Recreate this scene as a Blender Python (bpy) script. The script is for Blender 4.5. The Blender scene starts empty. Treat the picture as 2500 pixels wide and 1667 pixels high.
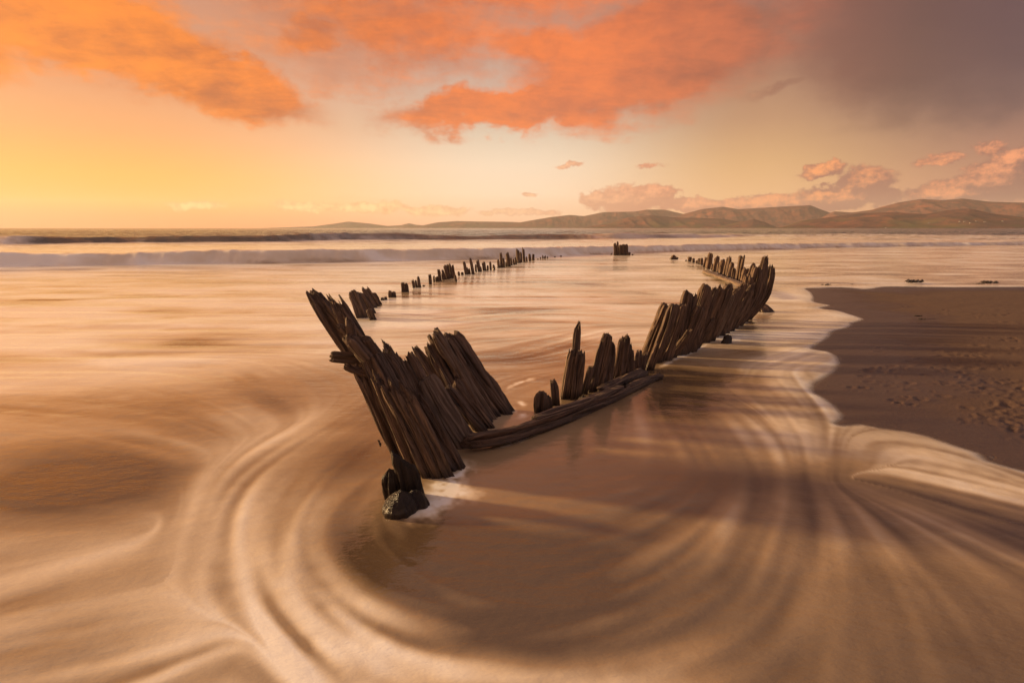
import bpy, math, random
import numpy as np
from mathutils import Vector

random.seed(7)
RNG = np.random.default_rng(7)
R = math.radians
scene = bpy.context.scene
col = scene.collection

# ------------------------------------------------------------------ camera
CAM_H = 1.6
FPX = 1250.0                      # focal length in source pixels (2500 wide)
PITCH = math.atan(276.5 / FPX)
cam_d = bpy.data.cameras.new('camera')
cam_d.sensor_width = 36.0
cam_d.lens = 36.0 * FPX / 2500.0
cam_d.clip_start = 0.05
cam_d.clip_end = 200000.0
cam = bpy.data.objects.new('camera', cam_d)
cam.location = (0, 0, CAM_H)
cam.rotation_euler = (math.pi / 2 - PITCH, 0, 0)
col.objects.link(cam)
scene.camera = cam

scene.render.engine = 'CYCLES'
scene.view_settings.view_transform = 'Standard'
scene.view_settings.look = 'None'
scene.view_settings.exposure = 0.75
scene.view_settings.gamma = 1.0
scene.cycles.use_denoising = True
scene.cycles.max_bounces = 6
scene.cycles.diffuse_bounces = 3
scene.cycles.glossy_bounces = 3
scene.cycles.volume_bounces = 1
scene.cycles.transparent_max_bounces = 8

CP, SP = math.cos(PITCH), math.sin(PITCH)


def ray(px, py):
    X = (px - 1250.0) / FPX
    Y = -(py - 833.5) / FPX
    return np.array([X, CP + Y * SP, -SP + Y * CP])


def ground(px, py, z=0.0):
    d = ray(px, py)
    s = (z - CAM_H) / d[2]
    return np.array([d[0] * s, d[1] * s, z])


def at_depth(px, py, y):
    d = ray(px, py)
    s = y / d[1]
    return np.array([d[0] * s, y, CAM_H + d[2] * s])


def azel(px, py):
    d = ray(px, py)
    return math.degrees(math.atan2(d[0], d[1])), math.degrees(math.atan2(d[2], math.hypot(d[0], d[1])))


# ------------------------------------------------------------------ sun and sky
SUN_AZ, SUN_EL = -76.0, 12.0
sd = bpy.data.lights.new('sun', 'SUN')
sd.energy = 5.0
sd.angle = R(4.0)
sd.color = (1.0, 0.65, 0.31)
sun = bpy.data.objects.new('sun', sd)
SV = Vector((math.sin(R(SUN_AZ)) * math.cos(R(SUN_EL)), math.cos(R(SUN_AZ)) * math.cos(R(SUN_EL)), math.sin(R(SUN_EL))))
sun.rotation_euler = SV.to_track_quat('Z', 'Y').to_euler()
sun.location = (-30, 20, 20)
col.objects.link(sun)


def lin(r, g, b):
    f = lambda c: (c / 255 / 12.92) if c / 255 <= 0.04045 else ((c / 255 + 0.055) / 1.055) ** 2.4
    return (f(r), f(g), f(b), 1.0)


class NT:
    """small helper to wire shader nodes"""
    def __init__(self, tree):
        self.t = tree
        self.n = tree.nodes
        self.l = tree.links

    def put(self, sock, v):
        if hasattr(v, 'is_linked') or isinstance(v, bpy.types.NodeSocket):
            self.l.new(v, sock)
        elif v is not None:
            sock.default_value = v

    def math(self, op, a, b=None, c=None, clamp=False):
        n = self.n.new('ShaderNodeMath')
        n.operation = op
        n.use_clamp = clamp
        self.put(n.inputs[0], a)
        if b is not None:
            self.put(n.inputs[1], b)
        if c is not None:
            self.put(n.inputs[2], c)
        return n.outputs[0]

    def vmath(self, op, a, b=None, scale=None):
        n = self.n.new('ShaderNodeVectorMath')
        n.operation = op
        self.put(n.inputs[0], a)
        if b is not None:
            self.put(n.inputs[1], b)
        if scale is not None:
            self.put(n.inputs['Scale'], scale)
        return n.outputs['Value'] if op in ('LENGTH', 'DOT_PRODUCT') else n.outputs['Vector']

    def mapr(self, v, a, b, c=0.0, d=1.0, smooth=True):
        n = self.n.new('ShaderNodeMapRange')
        n.interpolation_type = 'SMOOTHSTEP' if smooth else 'LINEAR'
        self.put(n.inputs[0], v)
        for i, q in enumerate((a, b, c, d)):
            self.put(n.inputs[i + 1], q)
        return n.outputs[0]

    def mix(self, f, a, b, mode='MIX'):
        n = self.n.new('ShaderNodeMix')
        n.data_type = 'RGBA'
        n.blend_type = mode
        self.put(n.inputs[0], f)
        self.put(n.inputs[6], a)
        self.put(n.inputs[7], b)
        return n.outputs[2]

    def ramp(self, v, stops, interp='LINEAR'):
        n = self.n.new('ShaderNodeValToRGB')
        cr = n.color_ramp
        cr.interpolation = interp
        while len(cr.elements) > 1:
            cr.elements.remove(cr.elements[-1])
        cr.elements[0].position = stops[0][0]
        cr.elements[0].color = stops[0][1]
        for p, c in stops[1:]:
            e = cr.elements.new(p)
            e.color = c
        self.put(n.inputs[0], v)
        return n.outputs[0]

    def noise(self, vec, scale, detail=4, rough=0.55, dim='3D', dist=0.0, w=None):
        n = self.n.new('ShaderNodeTexNoise')
        n.noise_dimensions = dim
        if vec is not None:
            self.put(n.inputs['Vector'], vec)
        n.inputs['Scale'].default_value = scale
        n.inputs['Detail'].default_value = detail
        n.inputs['Roughness'].default_value = rough
        n.inputs['Distortion'].default_value = dist
        return n.outputs[0], n.outputs[1]

    def comb(self, x, y, z=0.0):
        n = self.n.new('ShaderNodeCombineXYZ')
        for i, q in enumerate((x, y, z)):
            self.put(n.inputs[i], q)
        return n.outputs[0]

    def sep(self, v):
        n = self.n.new('ShaderNodeSeparateXYZ')
        self.put(n.inputs[0], v)
        return n.outputs

    def mapping(self, v, loc=(0, 0, 0), rot=(0, 0, 0), sc=(1, 1, 1), kind='POINT'):
        n = self.n.new('ShaderNodeMapping')
        n.vector_type = kind
        self.put(n.inputs['Vector'], v)
        n.inputs['Location'].default_value = loc
        n.inputs['Rotation'].default_value = rot
        n.inputs['Scale'].default_value = sc
        return n.outputs[0]


def build_world():
    w = bpy.data.worlds.new('World')
    scene.world = w
    w.use_nodes = True
    t = w.node_tree
    t.nodes.clear()
    N = NT(t)
    out = t.nodes.new('ShaderNodeOutputWorld')
    bg = t.nodes.new('ShaderNodeBackground')
    tc = t.nodes.new('ShaderNodeTexCoord')
    d = N.vmath('NORMALIZE', tc.outputs['Generated'])
    x, y, z = N.sep(d)
    A = N.math('MULTIPLY', N.math('ARCTAN2', x, y), 57.29578)
    E = N.math('MULTIPLY', N.math('ARCSINE', z), 57.29578)
    # how far round from the sun's bearing: 0 towards it, 1 opposite
    T = N.math('MULTIPLY', N.math('SUBTRACT', 1.0, N.math('COSINE', N.math('MULTIPLY', N.math('SUBTRACT', A, SUN_AZ), 0.0174533))), 0.5)
    e01 = N.math('DIVIDE', N.math('ADD', E, 0.0), 90.0, clamp=True)
    k = 1 / 90.0

    def R_(stops):
        return N.ramp(e01, [(e * k, lin(*c)) for e, c in stops])
    tt = lambda q: (1 - math.cos(min(math.pi, math.acos(1 - 2 * q) + R(-66.0 - SUN_AZ)))) / 2

    def TR(stops):
        return N.ramp(T, [(tt(q), cc_) for q, cc_ in stops])
    r0 = R_([(0, (255, 140, 68)), (1.1, (255, 152, 68)), (2.4, (255, 180, 58)), (4.5, (254, 180, 72)), (8.0, (242, 162, 98)),
             (12.5, (216, 146, 108)), (18, (196, 134, 106)), (35, (156, 116, 110)), (90, (120, 108, 122))])
    r1 = R_([(0, (250, 186, 148)), (1.3, (254, 206, 166)), (3.5, (254, 224, 192)), (6.5, (242, 218, 190)), (10, (212, 194, 172)),
             (14, (196, 172, 156)), (20, (180, 138, 120)), (40, (146, 118, 118)), (90, (116, 108, 124))])
    rm = R_([(0, (238, 166, 118)), (2.5, (238, 186, 130)), (6.0, (216, 168, 116)), (10, (184, 138, 104)), (15, (156, 114, 94)),
             (24, (122, 94, 94)), (40, (116, 100, 110)), (90, (108, 104, 122))])
    r2 = R_([(0, (205, 138, 106)), (3, (186, 126, 100)), (6, (156, 108, 94)), (10, (118, 86, 86)), (16, (92, 70, 82)),
             (30, (88, 76, 96)), (50, (94, 88, 112)), (90, (108, 104, 122))])
    r3 = R_([(0, (140, 112, 120)), (6, (120, 104, 122)), (20, (94, 92, 122)), (50, (94, 96, 124)), (90, (108, 104, 122))])
    c = N.mix(N.mapr(T, tt(0.06), tt(0.29)), r0, r1)
    c = N.mix(N.mapr(T, tt(0.31), tt(0.50)), c, rm)
    c = N.mix(N.mapr(T, tt(0.50), tt(0.68)), c, r2)
    c = N.mix(N.mapr(T, tt(0.72), tt(0.97)), c, r3)
    # glow close round the low sun
    g = N.vmath('DOT_PRODUCT', d, tuple(SV))
    glow = N.math('POWER', N.math('MAXIMUM', g, 0.0), 26.0)
    c = N.mix(1.0, c, N.mix(glow, (0, 0, 0, 1), (3.2, 1.5, 0.42, 1)), 'ADD')

    P = N.comb(A, E, 0.0)

    def blobs(vec, lst):
        acc = None
        for (px, py, hw, hh, rot, amp) in lst:
            a0, e0 = azel(px, py)
            a1, _ = azel(px + hw, py)
            _, e1 = azel(px, py - hh)
            m = N.mapping(vec, (a0, e0, 0), (0, 0, R(rot)), (max(abs(a1 - a0), .2), max(abs(e1 - e0), .1), 1), 'TEXTURE')
            v = N.mapr(N.vmath('LENGTH', m), 1.0, 0.0, 0.0, amp)
            acc = v if acc is None else N.math('MAXIMUM', acc, v)
        return acc

    # --- high cloud, in a flat layer so that it foreshortens towards the horizon
    zz = N.math('ADD', N.math('MAXIMUM', z, 0.0), 0.12)
    Q = N.comb(N.math('DIVIDE', x, zz), N.math('DIVIDE', y, zz), 0.0)
    nA, _ = N.noise(N.mapping(Q, (0, 0, 0), (0, 0, R(-24)), (.8, 1.25, 1)), 1.25, 6, 0.6)
    nB, _ = N.noise(N.mapping(Q, (3.1, 7.7, 0)), 0.6, 3, 0.55)
    nF, _ = N.noise(N.mapping(Q, (11.1, 2.7, 0), (0, 0, R(-24)), (.7, 1.4, 1)), 2.8, 6, 0.66, dist=.4)
    nG, nGc = N.noise(N.mapping(P, (5, 1, 0), sc=(1, 1.6, 1)), 0.2, 5, 0.6)
    warp = N.vmath('ADD', P, N.vmath('SCALE', N.vmath('MULTIPLY', N.vmath('SUBTRACT', nGc, (0.5, 0.5, 0.5)), (1, 1, 0)), scale=6.0))
    hi = blobs(warp, [(100, 30, 680, 205, -8, 2.0), (460, 160, 430, 120, -17, 2.0), (-420, 20, 620, 220, -4, 1.8),
                      (1580, 150, 600, 250, 9, 1.7), (1240, 262, 450, 85, 4, 1.7), (1350, 120, 300, 130, 0, 0.9),
                      (940, 50, 560, 300, 0, 0.86), (770, 95, 190, 120, 0, 0.95), (1100, -70, 1100, 250, 0, 1.0), (780, 150, 420, 130, -8, .6), (1900, 60, 420, 200, 10, .8)])
    dk = blobs(warp, [(2400, -20, 1150, 560, 10, 1.55), (1920, 212, 260, 34, 13, 0.5)])
    over = N.mapr(N.math('ADD', E, N.math('MULTIPLY', N.math('SUBTRACT', nB, .5), 30.0)), 20.0, 34.0, 0.0, 0.8)
    hi2 = N.math('MAXIMUM', hi, over)
    dens = N.math('ADD', hi2, N.math('MULTIPLY', N.math('SUBTRACT', nA, 0.5), 0.95))
    dens = N.math('ADD', dens, N.math('MULTIPLY', N.math('SUBTRACT', nF, 0.5), 0.6))
    nE, _ = N.noise(P, .75, 7, .66)
    dens = N.math('ADD', dens, N.math('MULTIPLY', N.math('SUBTRACT', nE, 0.5), 0.38))
    aH = N.math('MULTIPLY', N.mapr(dens, 0.02, 0.92), N.mapr(hi2, 0.0, 0.25))
    veil = N.mapr(hi2, 0.0, 0.8, 0.0, 0.6)
    aH = N.math('MAXIMUM', aH, veil)
    core = N.math('ADD', N.math('MULTIPLY', nB, 0.9), N.math('ADD', N.math('MULTIPLY', nF, 0.7), N.math('MULTIPLY', nA, .4)))
    nP, _ = N.noise(N.mapping(P, (2, 9, 0), (0, 0, R(12)), (1, 1.7, 1)), .42, 7, .62, dist=.3)
    core = N.mapr(N.math('ADD', core, N.math('MULTIPLY', N.math('SUBTRACT', nP, .5), .5)), 0.70, 1.24)
    lit = TR([(0.0, lin(255, 138, 4)), (0.09, lin(255, 134, 4)), (0.22, lin(250, 122, 34)), (0.36, lin(242, 120, 54)), (0.5, lin(196, 100, 66)),
              (0.66, lin(128, 82, 78)), (1.0, lin(108, 88, 100))])
    shd = TR([(0.0, lin(186, 84, 22)), (0.09, lin(176, 80, 26)), (0.22, lin(190, 94, 54)), (0.36, lin(188, 92, 60)), (0.5, lin(138, 76, 60)),
              (0.66, lin(96, 66, 72)), (1.0, lin(88, 76, 92))])
    hc = N.mix(core, shd, lit)
    far = N.mapr(E, 22.0, 42.0, 0.0, 0.9)
    hc = N.mix(far, hc, lin(176, 156, 154))
    c = N.mix(N.math('MULTIPLY', aH, 0.95), c, hc)
    aD = N.mapr(N.math('ADD', dk, N.math('MULTIPLY', N.math('SUBTRACT', nB, 0.5), 0.5)), 0.0, 1.0, 0, 0.9)
    aD = N.math('MULTIPLY', aD, N.mapr(dk, 0.0, 0.5))
    dc = TR([(0.38, lin(176, 104, 78)), (0.5, lin(136, 80, 66)), (0.6, lin(90, 56, 58)), (0.68, lin(72, 50, 68)), (0.76, lin(74, 60, 96))])
    dc = N.mix(N.mapr(nF, .3, .75, 0, .3), dc, TR([(0.4, lin(186, 100, 70)), (0.6, lin(110, 70, 66)), (0.74, lin(84, 68, 88))]))
    c = N.mix(aD, c, dc)

    # --- low cumulus banks along the horizon
    nW, nWc = N.noise(P, 0.55, 4, 0.65)
    wp = N.vmath('ADD', P, N.vmath('SCALE', N.vmath('MULTIPLY', N.vmath('SUBTRACT', nWc, (0.5, 0.5, 0.5)), (1, 1, 0)), scale=1.6))
    lowl = [(1530, 486, 190, 58, 0, 1.1), (1470, 486, 100, 40, 0, 1.1), (1600, 474, 90, 46, 0, 1.1), (1690, 500, 150, 30, 0, 1.1), (1870, 498, 260, 36, 0, 1.1),
            (2010, 416, 110, 36, 8, 1.05), (2115, 445, 125, 66, 0, 1.15), (2050, 482, 230, 54, 0, 1.15),
            (2450, 440, 220, 92, 6, 1.2), (2320, 474, 220, 54, 0, 1.1), (2480, 385, 140, 42, 15, 1),
            (2160, 475, 90, 34, 0, 1), (2290, 388, 130, 24, 4, .8),
            (2420, 362, 90, 34, 0, .8), (1390, 404, 65, 13, 3, .8), (1585, 406, 85, 13, 0, .66), (1293, 474, 36, 10, 0, .8),
            (760, 503, 190, 24, 0, .85), (900, 508, 170, 24, 0, .95), (470, 502, 130, 20, 0, .85), (1060, 514, 150, 22, 0, .95),
            (1270, 519, 170, 13, 0, 1), (2700, 430, 240, 70, 0, 1), (3100, 440, 300, 50, 0, .9)]
    lo = blobs(wp, lowl)
    nL, _ = N.noise(N.mapping(P, sc=(1, 1.5, 1)), 0.8, 6, 0.62)
    nL2, _ = N.noise(N.mapping(P, (0.55, -0.8, 0), sc=(1, 1.5, 1)), 0.8, 4, 0.62)
    dl = N.math('ADD', lo, N.math('MULTIPLY', N.math('SUBTRACT', nL, 0.5), 1.15))
    aL = N.math('MULTIPLY', N.mapr(dl, 0.24, 0.52), N.mapr(lo, 0.0, 0.22))
    # sampled again towards the sun: less cloud that way means lit
    wp2 = N.vmath('ADD', wp, (-0.9, 1.0, 0.0))
    lo2 = blobs(wp2, lowl[:11])
    sh = N.math('SUBTRACT', N.math('ADD', N.math('MULTIPLY', lo, 0.8), N.math('MULTIPLY', nL, 1.1)),
                N.math('ADD', N.math('MULTIPLY', lo2, 0.8), N.math('MULTIPLY', nL2, 1.1)))
    nU, _ = N.noise(N.mapping(P, (7, 3, 0), sc=(1, 1.3, 1)), 1.9, 6, .65)
    lit01 = N.mapr(N.math('ADD', sh, N.math('MULTIPLY', N.math('SUBTRACT', nU, .5), 1.3)), 0.05, 1.0)
    lcl = TR([(0.08, lin(255, 224, 140)), (0.2, lin(255, 226, 160)), (0.3, lin(254, 200, 156)), (0.42, lin(252, 170, 124)), (0.55, lin(254, 158, 96)), (0.7, lin(248, 156, 112)), (1, lin(170, 120, 110))])
    lcs = TR([(0.08, lin(244, 166, 88)), (0.2, lin(236, 166, 112)), (0.3, lin(222, 164, 132)), (0.42, lin(196, 126, 100)), (0.55, lin(150, 94, 84)), (0.7, lin(120, 78, 80)), (1, lin(110, 90, 100))])
    lc = N.mix(lit01, lcs, lcl)
    c = N.mix(N.math('MULTIPLY', aL, 0.95), c, lc)

    # clear-air glow of the atmosphere itself
    sky = t.nodes.new('ShaderNodeTexSky')
    sky.sky_type = 'NISHITA'
    sky.sun_disc = False
    sky.sun_elevation = R(SUN_EL)
    sky.sun_rotation = R(SUN_AZ % 360)
    sky.air_density = 1.6
    sky.dust_density = 4.0
    bgn = t.nodes.new('ShaderNodeBackground')
    t.links.new(sky.outputs[0], bgn.inputs[0])
    bgn.inputs[1].default_value = 0.004
    t.links.new(c, bg.inputs[0])
    bg.inputs[1].default_value = 0.63
    add = t.nodes.new('ShaderNodeAddShader')
    t.links.new(bg.outputs[0], add.inputs[0])
    t.links.new(bgn.outputs[0], add.inputs[1])
    t.links.new(add.outputs[0], out.inputs[0])
    w.cycles.sampling_method = 'MANUAL'
    w.cycles.sample_map_resolution = 512


build_world()

# ------------------------------------------------------------------ helpers
def tag(o, label=None, cat=None, group=None, kind=None):
    if label:
        o['label'] = label
    if cat:
        o['category'] = cat
    if group:
        o['group'] = group
    if kind:
        o['kind'] = kind
    return o


def mesh_np(name, V, F, mat=None, uv=None, attrs=None, parent=None, smooth=True):
    """V (n,3) float, F (m,4) or (m,3) int -> linked mesh object"""
    me = bpy.data.meshes.new(name)
    V = np.asarray(V, dtype=np.float32)
    F = np.asarray(F, dtype=np.int32)
    m, kk = F.shape
    me.vertices.add(len(V))
    me.vertices.foreach_set('co', V.ravel())
    me.loops.add(m * kk)
    me.loops.foreach_set('vertex_index', F.ravel())
    me.polygons.add(m)
    me.polygons.foreach_set('loop_start', np.arange(0, m * kk, kk, dtype=np.int32))
    if smooth:
        me.polygons.foreach_set('use_smooth', np.ones(m, dtype=bool))
    if uv is not None:
        l = me.uv_layers.new(name='UVMap')
        l.data.foreach_set('uv', np.asarray(uv, dtype=np.float32)[F.ravel()].ravel())
    for kname, vals in (attrs or {}).items():
        at = me.attributes.new(kname, 'FLOAT', 'POINT')
        at.data.foreach_set('value', np.asarray(vals, dtype=np.float32))
    me.update(calc_edges=True)
    me.validate()
    if mat:
        me.materials.append(mat)
    o = bpy.data.objects.new(name, me)
    col.objects.link(o)
    if parent is not None:
        o.parent = parent
        o.matrix_parent_inverse = parent.matrix_world.inverted()
    return o


NOI = [RNG.random((512, 512)).astype(np.float32) for _ in range(6)]


def vn(x, y, s=0):
    """smooth value noise, 0..1, repeats every 512 cells"""
    a = NOI[s % 6]
    xf = np.floor(x)
    yf = np.floor(y)
    fx = (x - xf).astype(np.float32)
    fy = (y - yf).astype(np.float32)
    fx = fx * fx * (3 - 2 * fx)
    fy = fy * fy * (3 - 2 * fy)
    i = xf.astype(np.int64) & 511
    j = yf.astype(np.int64) & 511
    i1 = (i + 1) & 511
    j1 = (j + 1) & 511
    return (a[i, j] * (1 - fx) + a[i1, j] * fx) * (1 - fy) + (a[i, j1] * (1 - fx) + a[i1, j1] * fx) * fy


def fbm(x, y, s=0, o=4, g=0.5):
    v = 0
    amp = 1.0
    tot = 0
    for k in range(o):
        v = v + amp * vn(x * 2 ** k + 17.3 * k, y * 2 ** k + 5.1 * k, s + k)
        tot += amp
        amp *= g
    return v / tot


def sstep(a, b, x):
    t = np.clip((x - a) / (b - a), 0, 1)
    return t * t * (3 - 2 * t)


def resample(P, step):
    P = np.asarray(P, dtype=float)
    out = []
    n = len(P)
    for i in range(n - 1):
        p0 = P[max(i - 1, 0)]
        p1 = P[i]
        p2 = P[i + 1]
        p3 = P[min(i + 2, n - 1)]
        m = max(2, int(np.linalg.norm(p2 - p1) / step))
        for q in np.linspace(0, 1, m, endpoint=False):
            out.append(0.5 * ((2 * p1) + (-p0 + p2) * q + (2 * p0 - 5 * p1 + 4 * p2 - p3) * q * q + (-p0 + 3 * p1 - 3 * p2 + p3) * q ** 3))
    out.append(P[-1])
    return np.array(out)


def seg_dist(X, Y, P):
    """distance from points to polyline P (k,2), and parameter 0..1 along it"""
    best = np.full(X.shape, 1e9)
    tp = np.zeros(X.shape)
    k = len(P) - 1
    for i in range(k):
        ax, ay = P[i]
        bx, by = P[i + 1]
        dx, dy = bx - ax, by - ay
        L2 = dx * dx + dy * dy + 1e-12
        t = np.clip(((X - ax) * dx + (Y - ay) * dy) / L2, 0, 1)
        dd = (X - ax - t * dx) ** 2 + (Y - ay - t * dy) ** 2
        m = dd < best
        best = np.where(m, dd, best)
        tp = np.where(m, (i + t) / k, tp)
    return np.sqrt(best), tp


def inside(X, Y, P):
    c = np.zeros(X.shape, dtype=bool)
    n = len(P)
    for i in range(n):
        x1, y1 = P[i]
        x2, y2 = P[(i + 1) % n]
        cond = (y1 > Y) != (y2 > Y)
        with np.errstate(divide='ignore', invalid='ignore'):
            xi = (x2 - x1) * (Y - y1) / (y2 - y1 + 1e-12) + x1
        c ^= cond & (X < xi)
    return c


def polar_sheet(azs, rs):
    """full sheet round the origin: vertices and quads (a fan of quads, closed in azimuth)"""
    na, nr = len(azs), len(rs)
    A, Rr = np.meshgrid(np.radians(azs), rs)
    X = (Rr * np.sin(A)).ravel()
    Y = (Rr * np.cos(A)).ravel()
    i, j = np.meshgrid(np.arange(nr - 1), np.arange(na), indexing='ij')
    j1 = (j + 1) % na
    F = np.stack([i * na + j, i * na + j1, (i + 1) * na + j1, (i + 1) * na + j], -1).reshape(-1, 4)[:, ::-1]
    return X, Y, F


def new_mat(name):
    m = bpy.data.materials.new(name)
    m.use_nodes = True
    t = m.node_tree
    b = t.nodes['Principled BSDF']
    return m, NT(t), b, t


# ------------------------------------------------------------------ shoreline
Z8 = lambda x, y: (1750 + x / 3.075, 640 + y / 3.075)
shore_px = [Z8(*p) for p in [(2306, 188), (1700, 190), (1300, 186), (1130, 205), (960, 192), (800, 196), (680, 200), (715, 225), (738, 262), (745, 300), (862, 324),
                             (790, 348), (900, 360), (1000, 388), (1070, 410), (1112, 432), (1040, 458), (1000, 492), (890, 520), (860, 560), (800, 605), (740, 640),
                             (740, 655), (850, 668), (915, 700), (942, 745), (930, 795), (890, 835), (820, 880), (745, 932), (762, 985),
                             (850, 1030), (930, 1090), (985, 1150), (975, 1190), (930, 1215), (1070, 1205), (1230, 1238), (1500, 1272), (1800, 1368), (2100, 1468), (2306, 1560)]]
shore = [ground(*p)[:2] for p in shore_px]
shore = [np.array([90.0, 17.0]), np.array([30.0, 15.0])] + shore + [np.array([5.0, 2.2]), np.array([9.0, -1.0]), np.array([20.0, -14.0]), np.array([60.0, -60.0]), np.array([600.0, -600.0]), np.array([900.0, 17.0])]
shore = np.array(shore)
core = resample(shore[:-3], 0.08)
shore_poly = np.vstack([core, shore[-3:]])


def shore_sd(X, Y):
    """signed distance to the water's edge, positive on the sand"""
    dmin = np.full(X.shape, 50.0)
    near = (np.hypot(X, Y) < 130)
    dd, _ = seg_dist(X[near], Y[near], core[::2])
    dmin[near] = dd
    ins = inside(X, Y, shore_poly)
    return np.where(ins, dmin, -dmin)


# ------------------------------------------------------------------ sand
def build_sand():
    azs = np.concatenate([np.arange(-180, 14, 6.0), np.linspace(14, 58, 560), np.arange(60, 180, 6.0)])
    rs = np.concatenate([np.geomspace(0.3, 2.6, 14, endpoint=False), np.geomspace(2.6, 24, 400, endpoint=False), np.geomspace(24, 60000, 60)])
    X, Y, F = polar_sheet(azs, rs)
    s = shore_sd(X, Y)
    Z = np.where(s > 0, 0.11 * s / (1 + 0.55 * s) * 0.55, np.maximum(0.10 * s, -0.6))
    r = np.hypot(X, Y)
    land = sstep(0.15, 0.7, s)
    fade = np.clip(30 / (r + 1), 0, 1)
    Z = Z + land * fade * (0.022 * (fbm(X * 0.9, Y * 1.8, 1) - .5) + 0.008 * (fbm(X * 4, Y * 6, 2) - .5))
    # footprints and scuffs
    rng = np.random.default_rng(3)
    clusters = [(2190, 905, 60, 12, 14), (2300, 905, 70, 16, 16), (2400, 900, 60, 22, 22), (2300, 935, 120, 10, 18), (2410, 960, 80, 16, 24),
                (2430, 1010, 40, 14, 14), (2460, 1045, 45, 22, 26), (2230, 960, 80, 20, 8), (2440, 850, 60, 14, 14), (2120, 905, 30, 6, 6),
                (2320, 730, 160, 14, 16), (2430, 790, 90, 16, 14), (2260, 715, 120, 10, 10), (2380, 765, 120, 10, 10), (2230, 860, 120, 12, 8),
                (2080, 955, 40, 8, 5), (2200, 985, 70, 10, 8), (2480, 990, 30, 30, 12)]
    dx, dy, dr, dz = [], [], [], []
    for (cx, cy, wx, wy, n) in clusters:
        for _ in range(int(n * 1.5)):
            p = ground(cx + rng.normal(0, wx * .8), cy + rng.normal(0, wy * .8))
            dx.append(p[0]); dy.append(p[1])
            dr.append(rng.uniform(.012, .034) * (1 + .03 * p[1])); dz.append(rng.uniform(.003, .013))
    m = np.where((s > 0.05) & (r < 16))[0]
    xm, ym = X[m], Y[m]
    acc = np.zeros(len(m))
    for a, b, q, h in zip(dx, dy, dr, dz):
        k = np.where((np.abs(xm - a) < 5 * q) & (np.abs(ym - b) < 4 * q))[0]
        u = ((xm[k] - a) / 1.5) ** 2 + (ym[k] - b) ** 2
        e = u / (q * q)
        acc[k] += -h * np.exp(-e) + 0.45 * h * np.exp(-((np.sqrt(e) - 1.5) / .5) ** 2)
    Z[m] += acc
    V = np.stack([X, Y, Z], -1)
    mat, N, b, t = new_mat('wet_sand')
    geo = t.nodes.new('ShaderNodeNewGeometry')
    at = t.nodes.new('ShaderNodeAttribute')
    at.attribute_name = 'dry'
    n1, _ = N.noise(geo.outputs['Position'], 1.3, 5, .6)
    n2, _ = N.noise(geo.outputs['Position'], 260.0, 2, .6)
    n3, _ = N.noise(N.mapping(geo.outputs['Position'], sc=(.6, 2.2, 1)), 5.0, 5, .6)
    wet = N.math('ADD', at.outputs['Fac'], N.math('MULTIPLY', N.math('SUBTRACT', n1, .5), .9), clamp=True)
    cw = N.mix(n3, (0.058, 0.036, 0.028, 1), (0.080, 0.050, 0.038, 1))
    cd = N.mix(n3, (0.092, 0.055, 0.035, 1), (0.130, 0.076, 0.046, 1))
    cc = N.mix(wet, cw, cd)
    cc = N.mix(N.mapr(n2, .35, .7, 0, .35), cc, (0.06, 0.035, 0.022, 1))
    t.links.new(cc, b.inputs['Base Color'])
    t.links.new(N.mapr(wet, 0, 1, .42, .92), b.inputs['Roughness'])
    b.inputs['Specular IOR Level'].default_value = 0.35
    bp = t.nodes.new('ShaderNodeBump')
    bp.inputs['Strength'].default_value = .55
    bp.inputs['Distance'].default_value = .012
    hgt = N.math('ADD', N.math('MULTIPLY', n2, .10), N.math('ADD', N.noise(geo.outputs['Position'], 40.0, 5, .65)[0], n3))
    t.links.new(hgt, bp.inputs['Height'])
    t.links.new(bp.outputs[0], b.inputs['Normal'])
    dry = sstep(0.25, 1.9, s + 0.8 * (fbm(X * .8, Y * 1.2, 4) - .5))
    o = mesh_np('beach_sand', V, F, mat, attrs={'dry': dry})
    tag(o, 'wet brown sand beach with footprints and scuffs beside the wreck', kind='structure')


build_sand()

# ------------------------------------------------------------------ sea
Z3 = lambda x, y: (0 + x / 1.622, 700 + y / 1.622)           # readings of enlarged parts of the photograph
Z4 = lambda x, y: (700 + x / 2.351, 1000 + y / 2.351)
Z5 = lambda x, y: (1500 + x / 1.809, 800 + y / 1.809)
Z2 = lambda x, y: (1100 + x / 2.767, 600 + y / 2.767)
ID = lambda x, y: (x, y)


def gl(f, pts):
    return [ground(*f(*p))[:2] for p in pts]


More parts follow.
